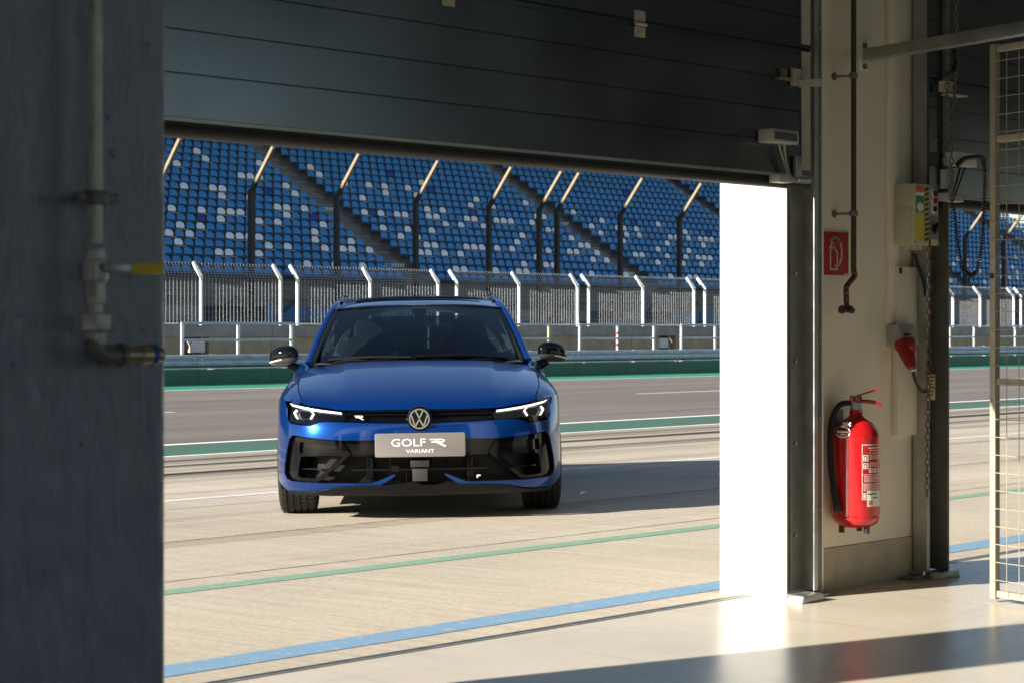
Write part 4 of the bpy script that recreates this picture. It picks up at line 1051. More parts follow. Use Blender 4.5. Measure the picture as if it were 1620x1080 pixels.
def fas(l, z, off=0.):
    x, y, nx, ny = plan(l); k = off - tuckz(z) * tuckb(abs(l))
    return Vector((x + nx * k, y + ny * k, z))
def fasn(l, z):
    e = .006; p = fas(l, z); a = fas(l + e, z) - fas(l - e, z); b_ = fas(l, z + e) - fas(l, z - e)
    return a.cross(b_).normalized()
def l_of_x(x):
    s = 1 if x >= 0 else -1
    return s * float(np.interp(abs(x), _PX, _l))
ND = 11.85                                   # distance of the nose along the lens axis
def fp(u, v, mir=False):
    """traced front-view point of the photograph -> (arc length, height) on the nose"""
    vv = v + .018 * (u - 663); yy = .02; dx = 0.
    for _ in range(14):
        x = (u - 663) * (ND + yy) / FPX; z = 1.1735 + .0137 * yy - (vv - 512) * (ND + yy) / FPX
        l = l_of_x(max(-.892, min(.892, x + dx))); q = fas(l, z); dx += .6 * (x - q.x); dx = max(-.09, min(.09, dx)); yy = q.y
    return (-l if mir else l, z)

def inpoly(x, y, P_):
    c = False; n = len(P_); j = n - 1
    for i in range(n):
        xi, yi = P_[i]; xj, yj = P_[j]
        if (yi > y) != (yj > y) and x < (xj - xi) * (y - yi) / (yj - yi) + xi: c = not c
        j = i
    return c
def dens(P_, step):
    out = []
    for i in range(len(P_)):
        a, b_ = P_[i], P_[(i + 1) % len(P_)]; n = max(1, int(math.hypot(b_[0] - a[0], b_[1] - a[1]) / step))
        out += [(a[0] + (b_[0] - a[0]) * k / n, a[1] + (b_[1] - a[1]) * k / n) for k in range(n)]
    return out
def panel(name, outer, holes, surf, nrm_, m, parent, off=0., rim=.0, step=.022):
    """curved sheet cut out of a parametric surface; rim turns its edges inward"""
    loops = [dens(outer, step)] + [dens(h_, step) for h_ in holes]
    pts = []; edges = []
    for lp in loops:
        k = len(pts); pts += lp; edges += [(k + i, k + (i + 1) % len(lp)) for i in range(len(lp))]
    xs = [p[0] for p in loops[0]]; ys = [p[1] for p in loops[0]]
    bnd = np.array(pts)
    x = min(xs) + step / 2; r = 0
    while x < max(xs):
        y = min(ys) + step / 2
        while y < max(ys):
            if inpoly(x, y, loops[0]) and not any(inpoly(x, y, h_) for h_ in loops[1:]) and np.min((bnd[:, 0] - x) ** 2 + (bnd[:, 1] - y) ** 2) > (step * .55) ** 2:
                pts.append((x, y))
            y += step
        x += step
    V, Ed, Fc, _, _, _ = delaunay_2d_cdt([Vector(p) for p in pts], edges, [], 0, 1e-6)
    fs = []
    for f in Fc:
        cx = sum(V[i].x for i in f) / 3; cy = sum(V[i].y for i in f) / 3
        if inpoly(cx, cy, loops[0]) and not any(inpoly(cx, cy, h_) for h_ in loops[1:]):
            a, b_, c = (V[i] for i in f)
            fs.append(tuple(f) if (b_ - a).cross(c - a) > 0 else tuple(f)[::-1])
    vs = [surf(p.x, p.y, off) for p in V]; nr = [nrm_(p.x, p.y) for p in V]
    # orient outward
    if fs:
        f = fs[0]; g = (vs[f[1]] - vs[f[0]]).cross(vs[f[2]] - vs[f[0]])
        if g.dot(nr[f[0]]) < 0: fs = [f[::-1] for f in fs]
    nf = len(fs); nv = len(vs)
    if rim:
        cnt = {}
        for f in fs:
            for i in range(3): e = (f[i], f[(i + 1) % 3]); cnt[e] = 1
        be = [e for e in cnt if (e[1], e[0]) not in cnt]; idx = {}
        for a, b_ in be:
            for i in (a, b_):
                if i not in idx:
                    idx[i] = (len(vs), len(vs) + 1); vs.append(vs[i].copy()); vs.append(vs[i] - nr[i] * rim); nr += [nr[i], nr[i]]
            fs.append((b_, a, idx[a][0], idx[b_][0])[::1] if 0 else (idx[b_][0], idx[a][0], idx[a][1], idx[b_][1]))
    me = bpy.data.meshes.new(name); me.from_pydata(vs, [], fs); me.update()
    sm_ = [i < nf for i in range(len(fs))]
    me.polygons.foreach_set('use_smooth', [True] * len(fs))
    ln = []
    for p in me.polygons:
        for vi in p.vertices:
            ln.append(nr[vi] if p.index < nf else p.normal.copy())
    me.normals_split_custom_set([tuple(q) for q in ln])
    me.materials.append(m); o = bpy.data.objects.new(name, me); COL.objects.link(o); o.parent = parent
    return o
def fpanel(name, outer, m, parent, holes=(), off=0., rim=0., step=.022): return panel(name, outer, list(holes), fas, fasn, m, parent, off, rim, step)
def mirror(P_): return [(-a, b_) for a, b_ in P_][::-1]
def sym(half):
    """half outline (left side, from the centre round to the centre) -> whole outline"""
    return half + [(-a, b_) for a, b_ in half[::-1] if abs(a) > 1e-4]

# paints
paint = mat('blue_paint', (.0004, .042, .225), .25, metal=.68, var=.02, scale=2, coat=.75, croughness=.02, spec=.25)
mat('gloss_black', (.0025, .0025, .003), .05, var=.0, spec=.30)
mat('satin_black', (.006, .006, .0065), .5, var=.08, spec=.22)
mat('trim_grey', (.006, .006, .0065), .10, var=.05, spec=.3)
mat('tyre', (.010, .010, .0095), .75, var=.15, scale=12, bump=.2, bscale=90)
mat('rim_dark', (.12, .12, .13), .3, metal=.8)
mat('chrome', (.60, .62, .66), .12, metal=1., var=.02)
mat('plate_silver', (.20, .185, .175), .38, var=.03, metal=.2)
mat('plate_print', (.86, .85, .83), .5, var=.0)
mat('lamp_light', (.9, .9, .9), .3, var=0, emit=((1., .97, .92), .8))
mat('lamp_chrome', (.16, .16, .17), .15, metal=.9)
mat('radar_grey', (.02, .02, .019), .4)
mat('interior', (.022, .022, .025), .7, var=.1)
mat('seat_leather', (.20, .20, .21), .5, var=.1)
glass_mat('windscreen', (.19, .27, .29), 1.0)
glass_mat('side_glass', (.10, .12, .13), 1.0)
glass_mat('lamp_lens', (.80, .80, .80), .8)

cy_ = Vector((.6938, .7203, -.0144)).normalized(); cx_ = Vector((.7203, -.6938, .0139)); cx_ = (cx_ - cy_ * cx_.dot(cy_)).normalized(); cz_ = cx_.cross(cy_)
nose = Vector((ND * .6945, ND * .7210, 0)); nose += cx_ * .010; nose.z = gz(nose.y)
car = empty('parked_car', nose, 'metallic blue estate car parked outside, front facing the open garage', 'car')
Mc = Matrix((cx_, cy_, cz_)).transposed().to_4x4(); car.rotation_euler = Mc.to_euler()

# --- front outlines traced from the photograph (left half)
HL = [fp(*p) for p in ((453, 634.3), (454.6, 642.6), (455.7, 661), (460.4, 668.5), (475, 671.3), (491.9, 672.6), (503, 668), (514, 666), (543.7, 666.7), (546.5, 653.7), (540.9, 650.6), (514, 646), (486.3, 641.4), (467.8, 637.4))]
strip = sym([fp(663, 646.5), fp(620, 647), fp(580, 648.6), fp(548, 651), fp(548, 653.7), fp(545.2, 666.7), fp(580, 667.7), fp(620, 668.3), fp(663, 668.6)])
AXL = .85; ARC_R = .368; ZW = .325
LEND = 1.0
# the arch in (l,z): points of a circle round the axle
def l_of_y(y): return float(np.interp(y, _PY, _l))
LE = l_of_y(.66)
arch = []
for a in range(0, 91, 6):
    yy = AXL - ARC_R * cos(radians(a)); zz = ZW + ARC_R * sin(radians(a))
    if yy < .655: arch.append((-l_of_y(yy), zz))
half = [fp(663, 669.6), fp(620, 669.3), fp(580, 668.7), fp(544, 667.8), fp(514, 667), fp(503, 669), fp(491.9, 673.7), fp(475, 672.4), fp(459.6, 669.6), fp(454.6, 661.5), fp(453.4, 642.6), fp(451.8, 633.6)]
half += [(half[-1][0] - .02, .722), (-LE, .72)] + [(-LE, arch[-1][1] + .001)] + arch[::-1] + [(arch[0][0], .24)]
half += [fp(449, 770), fp(456, 776), fp(480, 778.5), fp(505, 777), fp(560, 773), fp(663, 772)]
hole = sym([fp(663, 696), fp(592, 696), fp(538, 696.5), fp(501, 693.3), fp(466, 688.2), fp(461, 688.6), fp(457.2, 695), fp(453.5, 712), fp(449.8, 735), fp(449.2, 748), fp(452.5, 756), fp(461, 760.5), fp(500, 763.8), fp(586, 764.2), fp(605, 757), fp(622, 749.5), fp(624.5, 751.5), fp(612, 760), fp(600, 767.3), fp(663, 768.5)])
fpanel('front_bumper', sym(half), paint, car, [hole], rim=.007)
# recess walls and mesh behind the openings
fpanel('intake_back', sym([(0, .52), (-.45, .52), (-.80, .53), (-.97, .51), (-.99, .28), (-.93, .21), (-.5, .195), (0, .19)]), MATS['satin_black'], car, off=-.13)
bars = [(553, 718.2, 663, 720.4, -.045), (553, 742.4, 663, 743.8, -.05)]
for (u0, v0, u1, v1, of) in bars:
    a, c = fp(u0, v0), fp(u1, v1)
    fpanel('grille_bar', sym([(0, a[1]), (a[0], a[1]), (a[0], c[1]), (0, c[1])]), MATS['gloss_black'], car, off=of, rim=.05)
for u0 in (583, 614, 640):
    for s in (1, -1):
        a, c = fp(u0, 723), fp(u0 + 1.2, 766); P_ = [(a[0], a[1]), (a[0], c[1]), (c[0], c[1]), (c[0], a[1])]
        fpanel('grille_rib', P_ if s > 0 else mirror(P_), MATS['satin_black'], car, off=-.06, rim=.04)
fpanel('grille_panel', sym([fp(663, 696.5), fp(540, 697), fp(553, 718), fp(663, 718.5)]), MATS['trim_grey'], car, off=-.035, rim=.02)
for s in (1, -1):
    fx = (lambda P_: P_) if s > 0 else mirror
    # glossy frame of the side intake with its two voids
    fr = [fp(*p) for p in ((463.5, 690.5), (501, 694.8), (537, 697.6), (545, 706), (553, 718.5), (541, 729), (508, 756), (500, 762.5), (461, 759.3), (454, 755), (451, 748), (451.5, 735), (455, 712), (458.5, 696))]
    v1 = [fp(*p) for p in ((471, 722), (520, 720.4), (536, 721.2), (539, 723), (520, 738), (500, 754.5), (492, 757), (470, 755), (466, 752))]
    v0 = [fp(*p) for p in ((470, 699), (500, 701), (530, 702.5), (540, 714.5), (520, 716.8), (469, 716.5))]
    fpanel('intake_frame', fx(fr), MATS['gloss_black'], car, [fx(v1), fx(v0)], off=-.022, rim=.06)
    fpanel('intake_infill', fx(v0), MATS['trim_grey'], car, off=-.04)
    bl_ = [fp(*p) for p in ((468, 740.4), (516, 741.2), (514, 742.8), (468, 742.2))]
    fpanel('intake_blade', fx(bl_), MATS['gloss_black'], car, off=-.04, rim=.05)
    wd_ = [fp(*p) for p in ((520, 722), (534, 722), (500, 755), (490, 756.6))]
    fpanel('air_guide', fx(wd_), MATS['satin_black'], car, off=-.06)
    sl_ = [fp(*p) for p in ((464.5, 701), (467.5, 701.5), (463.2, 747), (458.5, 748.5))]
    fpanel('blue_slat', fx(sl_), paint, car, off=-.034, rim=.02)
    # headlamp: dark housing, light bar, two C shaped rings, clear cover
    H = fx(HL)
    hl = fpanel('headlight', H, MATS['gloss_black'], car, off=-.035, rim=.0)
    ctr = (sum(p[0] for p in H) / len(H), sum(p[1] for p in H) / len(H))
    drl = [fp(*p) for p in ((455.4, 637.9), (462, 640.2), (495.6, 646.8), (539, 652.2), (539, 653.9), (495.6, 649.2), (459.5, 642.2))]
    fpanel('light_bar', fx(drl), MATS['lamp_light'], hl, off=-.016, rim=.012)
    for strk in ([(464.5, 648.0), (460.6, 653), (465.8, 662)], [(487.4, 648.6), (493, 653.8), (487.5, 662.4)]):
        for a_, b_ in zip(strk[:-1], strk[1:]):
            d_ = Vector((b_[0] - a_[0], b_[1] - a_[1])).normalized(); n_ = Vector((-d_.y, d_.x)) * .62
            P_ = [fp(a_[0] + n_.x, a_[1] + n_.y), fp(a_[0] - n_.x, a_[1] - n_.y), fp(b_[0] - n_.x, b_[1] - n_.y), fp(b_[0] + n_.x, b_[1] + n_.y)]
            fpanel('light_ring', fx(P_), MATS['lamp_light'], hl, off=-.020, rim=.01)
    bx_ = [fp(*p) for p in ((468, 647.5), (488, 648.5), (491, 654), (486, 663.5), (470, 663), (465, 653))]
    fpanel('lamp_module', fx(bx_), MATS['lamp_chrome'], hl, off=-.028, rim=.01)
    in_ = [fp(*p) for p in ((471, 650), (485, 650.5), (487.5, 654.5), (484, 661.5), (472.5, 661), (469, 653.5))]
    fpanel('projector', fx(in_), MATS['gloss_black'], hl, off=-.022, rim=.01)
    fpanel('lamp_cover', H, MATS['lamp_lens'], hl, off=-.004)
# grille strip, grey line, badge
mat('grille_black', (.002, .002, .0022), .12, var=0, spec=.2)
fpanel('upper_grille', strip, MATS['grille_black'], car, off=-.030, rim=.02)
fpanel('grille_lip', sym([fp(663, 654.2), fp(600, 654.3), fp(548, 655.2), fp(548, 656.3), fp(600, 655.6), fp(663, 655.5)]), MATS['trim_grey'], car, off=-.006, rim=.01)
fpanel('grille_shelf', sym([fp(663, 646.8), fp(600, 647.8), fp(549, 651.2), fp(549, 653.6), fp(600, 651.6), fp(663, 651.2)]), MATS['grille_black'], car, off=-.004, rim=.012)
bz = fp(663, 661.3)[1]
Mb = Matrix.Translation((0, -.034 + fas(0, bz).y, bz)) @ Matrix.Scale(.93, 4) @ Matrix.Rotation(radians(7), 4, 'X') @ Matrix.Rotation(pi / 2, 4, 'X')
bd = MB().lathe([(.078, -.06), (.080, -.004), (.076, .004), (.069, .006), (.069, .002), (.001, .002)], 40, Mb).build('badge', MATS['gloss_black'], car, smooth=True, ang=50)
b = MB()
for i in range(40):
    a0, a1 = 2 * pi * i / 40, 2 * pi * (i + 1) / 40
    b.prism([(.066 * cos(a0), .066 * sin(a0)), (.066 * cos(a1), .066 * sin(a1)), (.0575 * cos(a1), .0575 * sin(a1)), (.0575 * cos(a0), .0575 * sin(a0))], lambda x, y: Mb @ Vector((x, y, .0095)), lambda x, y: Mb @ Vector((x, y, .001)))
for pts in ([(-.36, .80), (0, .06), (.36, .80)], [(-.80, .42), (-.40, -.76), (0, -.02)], [(0, -.02), (.40, -.76), (.80, .42)]):
    for qd in stroke([(p[0] * .066, p[1] * .066) for p in pts], .0095): b.prism([tuple(p) for p in qd], lambda x, y: Mb @ Vector((x, y, .0090)), lambda x, y: Mb @ Vector((x, y, .001)))
b.build('badge_emblem', MATS['chrome'], bd)
def r_logo(sx, sz):
    S = []
    for pts, w in (([(0, .92), (.72, .92)] + arc(.72, .74, .2, .18, 90, -90, 5) + [(.12, .56)], .14), ([(.45, .56), (.98, .04)], .17), ([(.25, .74), (.62, .74)], .05)):
        S += [[((p[0] - .5) * sx, (p[1] - .5) * sz) for p in qd] for qd in stroke(pts, w)]
    return S
lz = fp(568, 660.3); pr_ = fas(lz[0], lz[1], .002); b = MB()
for qd in r_logo(.050, .026): b.prism([tuple(p) for p in qd], lambda x, y: (pr_.x + x, pr_.y - .006 - x * .0, pr_.z + y), lambda x, y: (pr_.x + x, pr_.y + .004, pr_.z + y))
b.build('grille_letter', MATS['plate_print'], car)
# show plate
pz0, pz1 = fp(663, 721.8)[1], fp(663, 684)[1]; pw_ = 71.5 * ND / FPX; pyy = -.022; pxc = .003
rr = .012
prf = [(pxc + sx * (pw_ - rr) + rr * cos(radians(a)), (pz0 + pz1) / 2 + sz * ((pz1 - pz0) / 2 - rr) + rr * sin(radians(a))) for sx, sz, a0 in ((1, 1, 0), (-1, 1, 90), (-1, -1, 180), (1, -1, 270)) for a in range(a0, a0 + 91, 15)]
plt_ = MB().prism(prf, lambda x, z: (x, pyy, z), lambda x, z: (x, pyy + .012, z)).build('show_plate', MATS['plate_silver'], car, bevel=.003)
MB().box((-.2, pyy + .012, pz0 + .02), (.2, .03, pz1 - .02)).build('plate_holder', MATS['satin_black'], car)
zc = (pz0 + pz1) / 2; hh = pz1 - pz0
Mt = lambda x, z: Matrix.Translation((x, pyy - .0005, z)) @ Matrix.Rotation(pi / 2, 4, 'X')
text_part('plate_text', 'GOLF', .064, Mt(-.067, zc + .013), MATS['plate_print'], plt_, sx=1.30, ext=.0008)
text_part('plate_text', 'VARIANT', .030, Mt(.003, zc - hh * .26), MATS['plate_print'], plt_, sx=1.35, ext=.0008)
b = MB()
for qd in r_logo(.088, .045): b.prism([tuple(p) for p in qd], lambda x, y: (.108 + x, pyy - .0014, zc + .013 + y), lambda x, y: (.108 + x, pyy + .001, zc + .013 + y))
b.build('plate_emblem', MATS['plate_print'], plt_)
# radar sensor, tow lug
a, c = fp(648, 728), fp(678, 738); MB().box((a[0], -.005, c[1]), (c[0], .09, a[1])).build('sensor_bracket', MATS['radar_grey'], car, bevel=.003)
a, c = fp(651, 741), fp(675, 760); MB().box((a[0], -.012, c[1]), (c[0], .09, a[1])).build('radar_sensor', mat('radar_face', (.04, .038, .035), .35), car, bevel=.004)
for s in (-1, 1):
    z = fp(580, 735)[1]; MB().box((s * .30 - .022, .075, z - .09), (s * .30 + .022, .13, z + .06)).build('shutter_motor', MATS['grille_black'], car, bevel=.004)
z = fp(752, 752)[1]; b = MB(); b.box((.338, .02, z), (.360, .03, z + .007)); b.box((.338, .02, z - .011), (.345, .03, z)); b.build('tow_lug', MATS['plate_print'], car)
# splitter
spl = sym([fp(663, 768.2), fp(600, 768.8), fp(545, 770.3), fp(520, 773.5), fp(500, 778.2), fp(470, 778.6), fp(456, 777), fp(470, 782), fp(505, 783.2), fp(600, 783.4), fp(663, 783.4)])
fpanel('splitter', spl, MATS['satin_black'], car, off=.012, rim=.05)
MB().grid(lambda i, j: ((2 * i - 1) * (.80 - .06 * (1 - j)), .12 + j * 4.3 + .12 * abs(2 * i - 1) ** 2 * (1 - j), .165), 6, 4).build('underbody', MATS['satin_black'], car, fixn=False)

# --- bonnet
Etz = pchip([0, .3, .455, .56, .67, .72], [.6635, .6635, .665, .680, .697, .712])
def hood_edge(a):
    z = Etz(a); p = fas(l_of_x(a), z); return p.y + .004, z
yR = pchip([0, .3, .55, .75], [1.22, 1.25, 1.33, 1.44]); zR = pchip([0, .3, .55, .75], [.948, .944, .930, .908])
hp_ = pchip([0, .02, .05, .13, .30, .55, .80, 1], [0, .085, .165, .30, .50, .72, .885, 1.0])
xw = pchip([0, .25, .6, 1], [.705, .745, .755, .725])
def smooth(a, b_, x): t = min(1, max(0, (x - a) / (b_ - a))); return t * t * (3 - 2 * t)
def hood(i, j):
    s = 2 * i - 1; t = j ** 1.6; a = abs(s)
    x = s * xw(t)
    x0 = a * .705; y0, z0 = hood_edge(min(x0, .72))
    xr = abs(x); y1, z1 = yR(xr), zR(xr)
    z = z0 + (z1 - z0) * hp_(t)
    xA = .455 + .045 * t; xB = .52 + .15 * t; f_ = smooth(.02, .25, t)
    z += (.011 * (1 - smooth(xA - .012, xA + .012, abs(x))) * smooth(.1, .8, t) + .006 * (1 - smooth(xA, xB, abs(x))) + .10 * max(0., abs(x) - xB) * (1 - a) * 2.5) * f_ * (1 - .5 * smooth(.93, 1, t))
    z -= .010 * smooth(.9, 1, t) ** 2 * (1 - a)
    return Vector((x, y0 + (y1 - y0) * t, z))
MB().grid(hood, 112, 48).build('bonnet', paint, car, smooth=True, fixn=False, ang=80)
hedge = [hood(1, j / 48) for j in range(49)]
hY = [p.y for p in hedge]; hX = [p.x for p in hedge]; hZ = [p.z for p in hedge]
# --- body side: w = height below the shoulder (.72), beyond that the rounded shoulder up to bonnet edge or window line
TX = pchip([1.44, 1.7, 2.5, 3.5, 4.2, 4.6], [.728, .775, .785, .765, .72, .66]); TZ = pchip([1.44, 1.7, 2.5, 3.5, 4.2, 4.6], [.912, .952, .965, .985, 1.0, 1.0])
sideW = pchip([.3, .50, .66, .85, 1.2, 2.5, 3.5, 4.1, 4.4, 4.63], [.80, .866, .8875, .893, .893, .893, .893, .872, .82, .70])
lowt = pchip([.15, .18, .22, .30, .45, .60, .72], [.10, .06, .03, .006, .0, .002, .011])
def side(y, w, off=0., sgn=1):
    W_ = sideW(y)
    if w <= .72: x, z = W_ - lowt(w), w
    else:
        t = (w - .72) / .28; x0, z0 = W_ - .011, .72
        if y < 1.44: x2, z2 = float(np.interp(y, hY, hX)) + .006, float(np.interp(y, hY, hZ)) - .001
        else: x2, z2 = TX(y), TZ(y)
        x1, z1 = x0 - .012 - .004, z2 - .035
        if y > 1.44: z1 = z2 - .05
        x = x0 * (1 - t) ** 2 + 2 * x1 * t * (1 - t) + x2 * t * t; z = z0 * (1 - t) ** 2 + 2 * z1 * t * (1 - t) + z2 * t * t
    return Vector((sgn * (x + off), y, z))
def side_n(sgn):
    def f(y, w):
        e = .008; a = side(y + e, w, 0, sgn) - side(y - e, w, 0, sgn); b_ = side(y, min(1, w + e), 0, sgn) - side(y, w - e, 0, sgn)
        n = b_.cross(a); n = n if n.x * sgn > 0 else -n
        return n.normalized()
    return f
WB = 2.67
def archp(yc, rev=False):
    P_ = [(yc + ARC_R * cos(radians(a)), ZW + ARC_R * sin(radians(a))) for a in range(0, 181, 9)]
    return P_
for s in (1, -1):
    # front wing: from headlamp back to the door
    A = [(AXL + ARC_R * cos(radians(a)), ZW + ARC_R * sin(radians(a))) for a in range(0, 181, 6)]
    Aw = [p for p in A if p[0] > .663]
    top0 = .24
    wing = [(1.44, .18), (1.44, 1.0), (1.0, 1.0), (.6, 1.0), (top0, 1.0), (.262, .86), (.285, .724), (.663, .722)] + [(.663, Aw[-1][1])] + Aw[::-1] + [(Aw[0][0], .19)]
    panel('front_wing', wing, [], lambda y, w, o, s=s: side(y, w, o, s), side_n(s), paint, car, step=.035, rim=.02)
    dr_ = [(1.447, .19), (2.55, .19), (2.55, 1.), (1.447, 1.)]
    panel('front_door', dr_, [], lambda y, w, o, s=s: side(y, w, o, s), side_n(s), paint, car, step=.05, rim=.02)
    yr = AXL + WB; A = archp(yr); Af = [p for p in A if True]
    rd = [(2.557, .19), (yr - ARC_R, .19)] + [(p[0], p[1]) for p in A[::-1] if p[0] < yr - .14] + [(3.40, .80), (3.40, 1.), (2.557, 1.)]
    panel('rear_door', rd, [], lambda y, w, o, s=s: side(y, w, o, s), side_n(s), paint, car, step=.05, rim=.02)
    rq = [(3.407, 1.), (3.407, .80)] + [(p[0], p[1] + .004) for p in A[::-1] if p[0] > yr - .13] + [(yr + ARC_R, .2), (4.55, .22), (4.55, 1.)]
    panel('rear_wing', rq, [], lambda y, w, o, s=s: side(y, w, o, s), side_n(s), paint, car, step=.05, rim=.02)
    MB().grid(lambda i, j: (s * (sideW(1.3 + 2.0 * i) - .03 + .02 * sin(j * pi)), 1.28 + 2.0 * i, .15 + .07 * j), 6, 3).build('sill_trim', MATS['satin_black'], car, fixn=False)
    for yc in (AXL, yr):      # wheel housing
        MB().grid(lambda i, j: (s * (.86 - .32 * j), yc - .375 * cos(pi * i), ZW + .375 * sin(pi * i) - (.15 if i in (0, 1) else 0)), 16, 2).build('wheel_housing', MATS['satin_black'], car, fixn=False)
        MB().grid(lambda i, j: (s * .54, yc - .4 + .8 * i, .17 + .6 * j), 1, 1).build('inner_liner', MATS['satin_black'], car, fixn=False)
# --- tail
MB().grid(lambda i, j: ((2 * i - 1) * (.70 - .10 * abs(j - .35)), 4.56 + .07 * (1 - (2 * i - 1) ** 2) * (1 - .5 * j), .22 + .75 * j), 10, 8).build('tailgate', paint, car, smooth=True, fixn=False)
for s in (1, -1): MB().box((s * .45, 4.59, .78), (s * .70, 4.64, .90)).build('tail_light', mat('tail_red', (.35, .01, .01), .2), car, bevel=.01)
# --- greenhouse
wbx = lambda s_: (s_ * .705, 1.285 + .36 * abs(s_) ** 2.2, .958 - .020 * s_ * s_)
wtx = lambda s_: (s_ * .570, 2.10 + .13 * s_ * s_, 1.332 - .026 * s_ * s_)
def wind(i, j, off=0.):
    s_ = 2 * i - 1; a = Vector(wbx(s_)); c = Vector(wtx(s_)); p = a.lerp(c, j)
    k = 4 * j * (1 - j) * .022
    return p + Vector((0, -.4, .9)).normalized() * (k + off) 
MB().grid(lambda i, j: wind(i, j), 24, 16).build('windscreen', MATS['windscreen'], car, smooth=True, fixn=False)
b = MB()
for i in range(24):      # black printed border
    for (j0, j1) in ((0, .055), (.955, 1.)):
        b.add([wind(i / 24, j0, -.004), wind((i + 1) / 24, j0, -.004), wind((i + 1) / 24, j1, -.004), wind(i / 24, j1, -.004)], [(0, 1, 2, 3)])
for j in range(16):
    for i0, i1 in ((0, .022), (.978, 1)): b.add([wind(i0, j / 16, -.004), wind(i1, j / 16, -.004), wind(i1, (j + 1) / 16, -.004), wind(i0, (j + 1) / 16, -.004)], [(0, 1, 2, 3)])
b.build('windscreen_border', MATS['satin_black'], car, fixn=False)
def cowl(i, j):
    s_ = 2 * i - 1; a = Vector((s_ * .74, yR(abs(s_ * .74)) - .01, zR(abs(s_ * .74)) - .035)); c = Vector(wbx(s_ * 1.04)) + Vector((0, .01, -.004)); return a.lerp(c, j)
MB().grid(cowl, 20, 2).build('cowl_panel', MATS['satin_black'], car, fixn=False)
for s, x0_, x1_ in ((1, .60, -.02), (1, -.05, -.60)):
    b = MB(); b.tube([Vector(wind((x0_ / .7 + 1) / 2, .012, .012)), Vector(wind(((x0_ + x1_) / 1.4 + 1) / 2, .03, .012)), Vector(wind((x1_ / .7 + 1) / 2, .022, .012))], .008, 6); b.build('wiper', MATS['satin_black'], car, smooth=True)
pil = [(.742, 1.60, .930), (.722, 1.72, .99), (.683, 1.93, 1.11), (.634, 2.16, 1.235), (.600, 2.34, 1.310), (.578, 2.55, 1.355), (.568, 3.0, 1.383), (.560, 3.6, 1.372), (.545, 4.1, 1.325), (.53, 4.35, 1.26)]
def sweep(b, pts, wid, hgt, tiltv=0.):
    P_ = bez(pts, 5); n = 12; vs = []; m_ = len(P_)
    for i, p in enumerate(P_):
        t = (P_[min(i + 1, m_ - 1)] - P_[max(i - 1, 0)]).normalized(); sgn = 1 if p.x > 0 else -1
        side_ = Vector((0, 0, 1)).cross(t).normalized(); side_ = side_ if side_.x * sgn > 0 else -side_; up = t.cross(side_); up = up if up.z > 0 else -up
        for k in range(n):
            a = 2 * pi * k / n; ca, sa = cos(a), sin(a)
            ca = math.copysign(abs(ca) ** .7, ca); sa = math.copysign(abs(sa) ** .7, sa)
            vs.append(p + side_ * (ca * wid / 2) + up * (sa * hgt / 2))
    fs = [(i * n + k, i * n + (k + 1) % n, (i + 1) * n + (k + 1) % n, (i + 1) * n + k) for i in range(m_ - 1) for k in range(n)]
    fs += [tuple(range(n))[::-1], tuple(range((m_ - 1) * n, m_ * n))]
    b.add(vs, fs); return b
roofp = pchip([2.08, 2.3, 2.6, 3.0, 3.4, 3.9, 4.3, 4.42], [1.333, 1.372, 1.402, 1.420, 1.422, 1.405, 1.355, 1.32])
def roof(i, j, off=0.):
    s_ = 2 * i - 1; yv = 2.10 + .135 * s_ * s_ + j * (2.28 - .13 * s_ * s_); yv = min(yv, 4.4)
    edge = float(np.interp(yv, [2.1, 2.34, 2.55, 3.0, 3.6, 4.1, 4.4], [.56, .595, .575, .565, .557, .542, .53])); ez = float(np.interp(yv, [2.1, 2.34, 2.55, 3.0, 3.6, 4.1, 4.4], [1.30, 1.325, 1.362, 1.395, 1.384, 1.335, 1.26]))
    zc_ = roofp(yv); return Vector((s_ * edge, yv, zc_ + (ez - zc_) * abs(s_) ** 2.6 + off))
MB().grid(roof, 24, 30).build('roof', paint, car, smooth=True, fixn=False)
MB().grid(lambda i, j: roof(.12 + .76 * i, .09 + .66 * j, .004), 16, 16).build('glass_roof', MATS['gloss_black'], car, smooth=True, fixn=False)
for s in (1, -1):
    sweep(MB(), [(s * x, y, z) for x, y, z in pil], .052, .056).build('pillar', paint, car, smooth=True, ang=60)
    sweep(MB(), [(s * (x - .038), y - .016, z + .008) for x, y, z in pil[:5]], .030, .03).build('pillar_trim', MATS['satin_black'], car, smooth=True, ang=60)
    rl = [(s * .552, 2.52, 1.36), (s * .552, 2.68, 1.392), (s * .549, 2.88, 1.413), (s * .543, 3.3, 1.424), (s * .537, 3.8, 1.418), (s * .53, 3.98, 1.40), (s * .53, 4.05, 1.36)]
    sweep(MB(), rl, .034, .030).build('roof_rail', MATS['gloss_black'], car, smooth=True, ang=60)
    def sgl(y0_, y1_):
        def f(i, j):
            yv = y0_ + (y1_ - y0_) * i; bx_, bz_ = (TX(max(yv, 1.62)) - .012, TZ(max(yv, 1.62))); q_ = [p for p in pil]
            rx_ = float(np.interp(yv, [p[1] for p in pil], [p[0] for p in pil])) - .005; rz_ = float(np.interp(yv, [p[1] for p in pil], [p[2] for p in pil])) - .02
            return Vector((s * (bx_ + (rx_ - bx_) * j + .02 * 4 * j * (1 - j)), yv, bz_ + (rz_ - bz_) * j))
        return f
    for nm_, a, c in (('front_side_window', 1.68, 2.50), ('rear_side_window', 2.62, 3.40), ('quarter_window', 3.50, 4.20)):
        MB().grid(sgl(a, c), 8, 5).build(nm_, MATS['side_glass'], car, smooth=True, fixn=False)
    for a, c in ((2.50, 2.62), (3.40, 3.50), (4.2, 4.42)):
        MB().grid(sgl(a, c), 2, 4).build('window_post', MATS['gloss_black'], car, smooth=True, fixn=False)
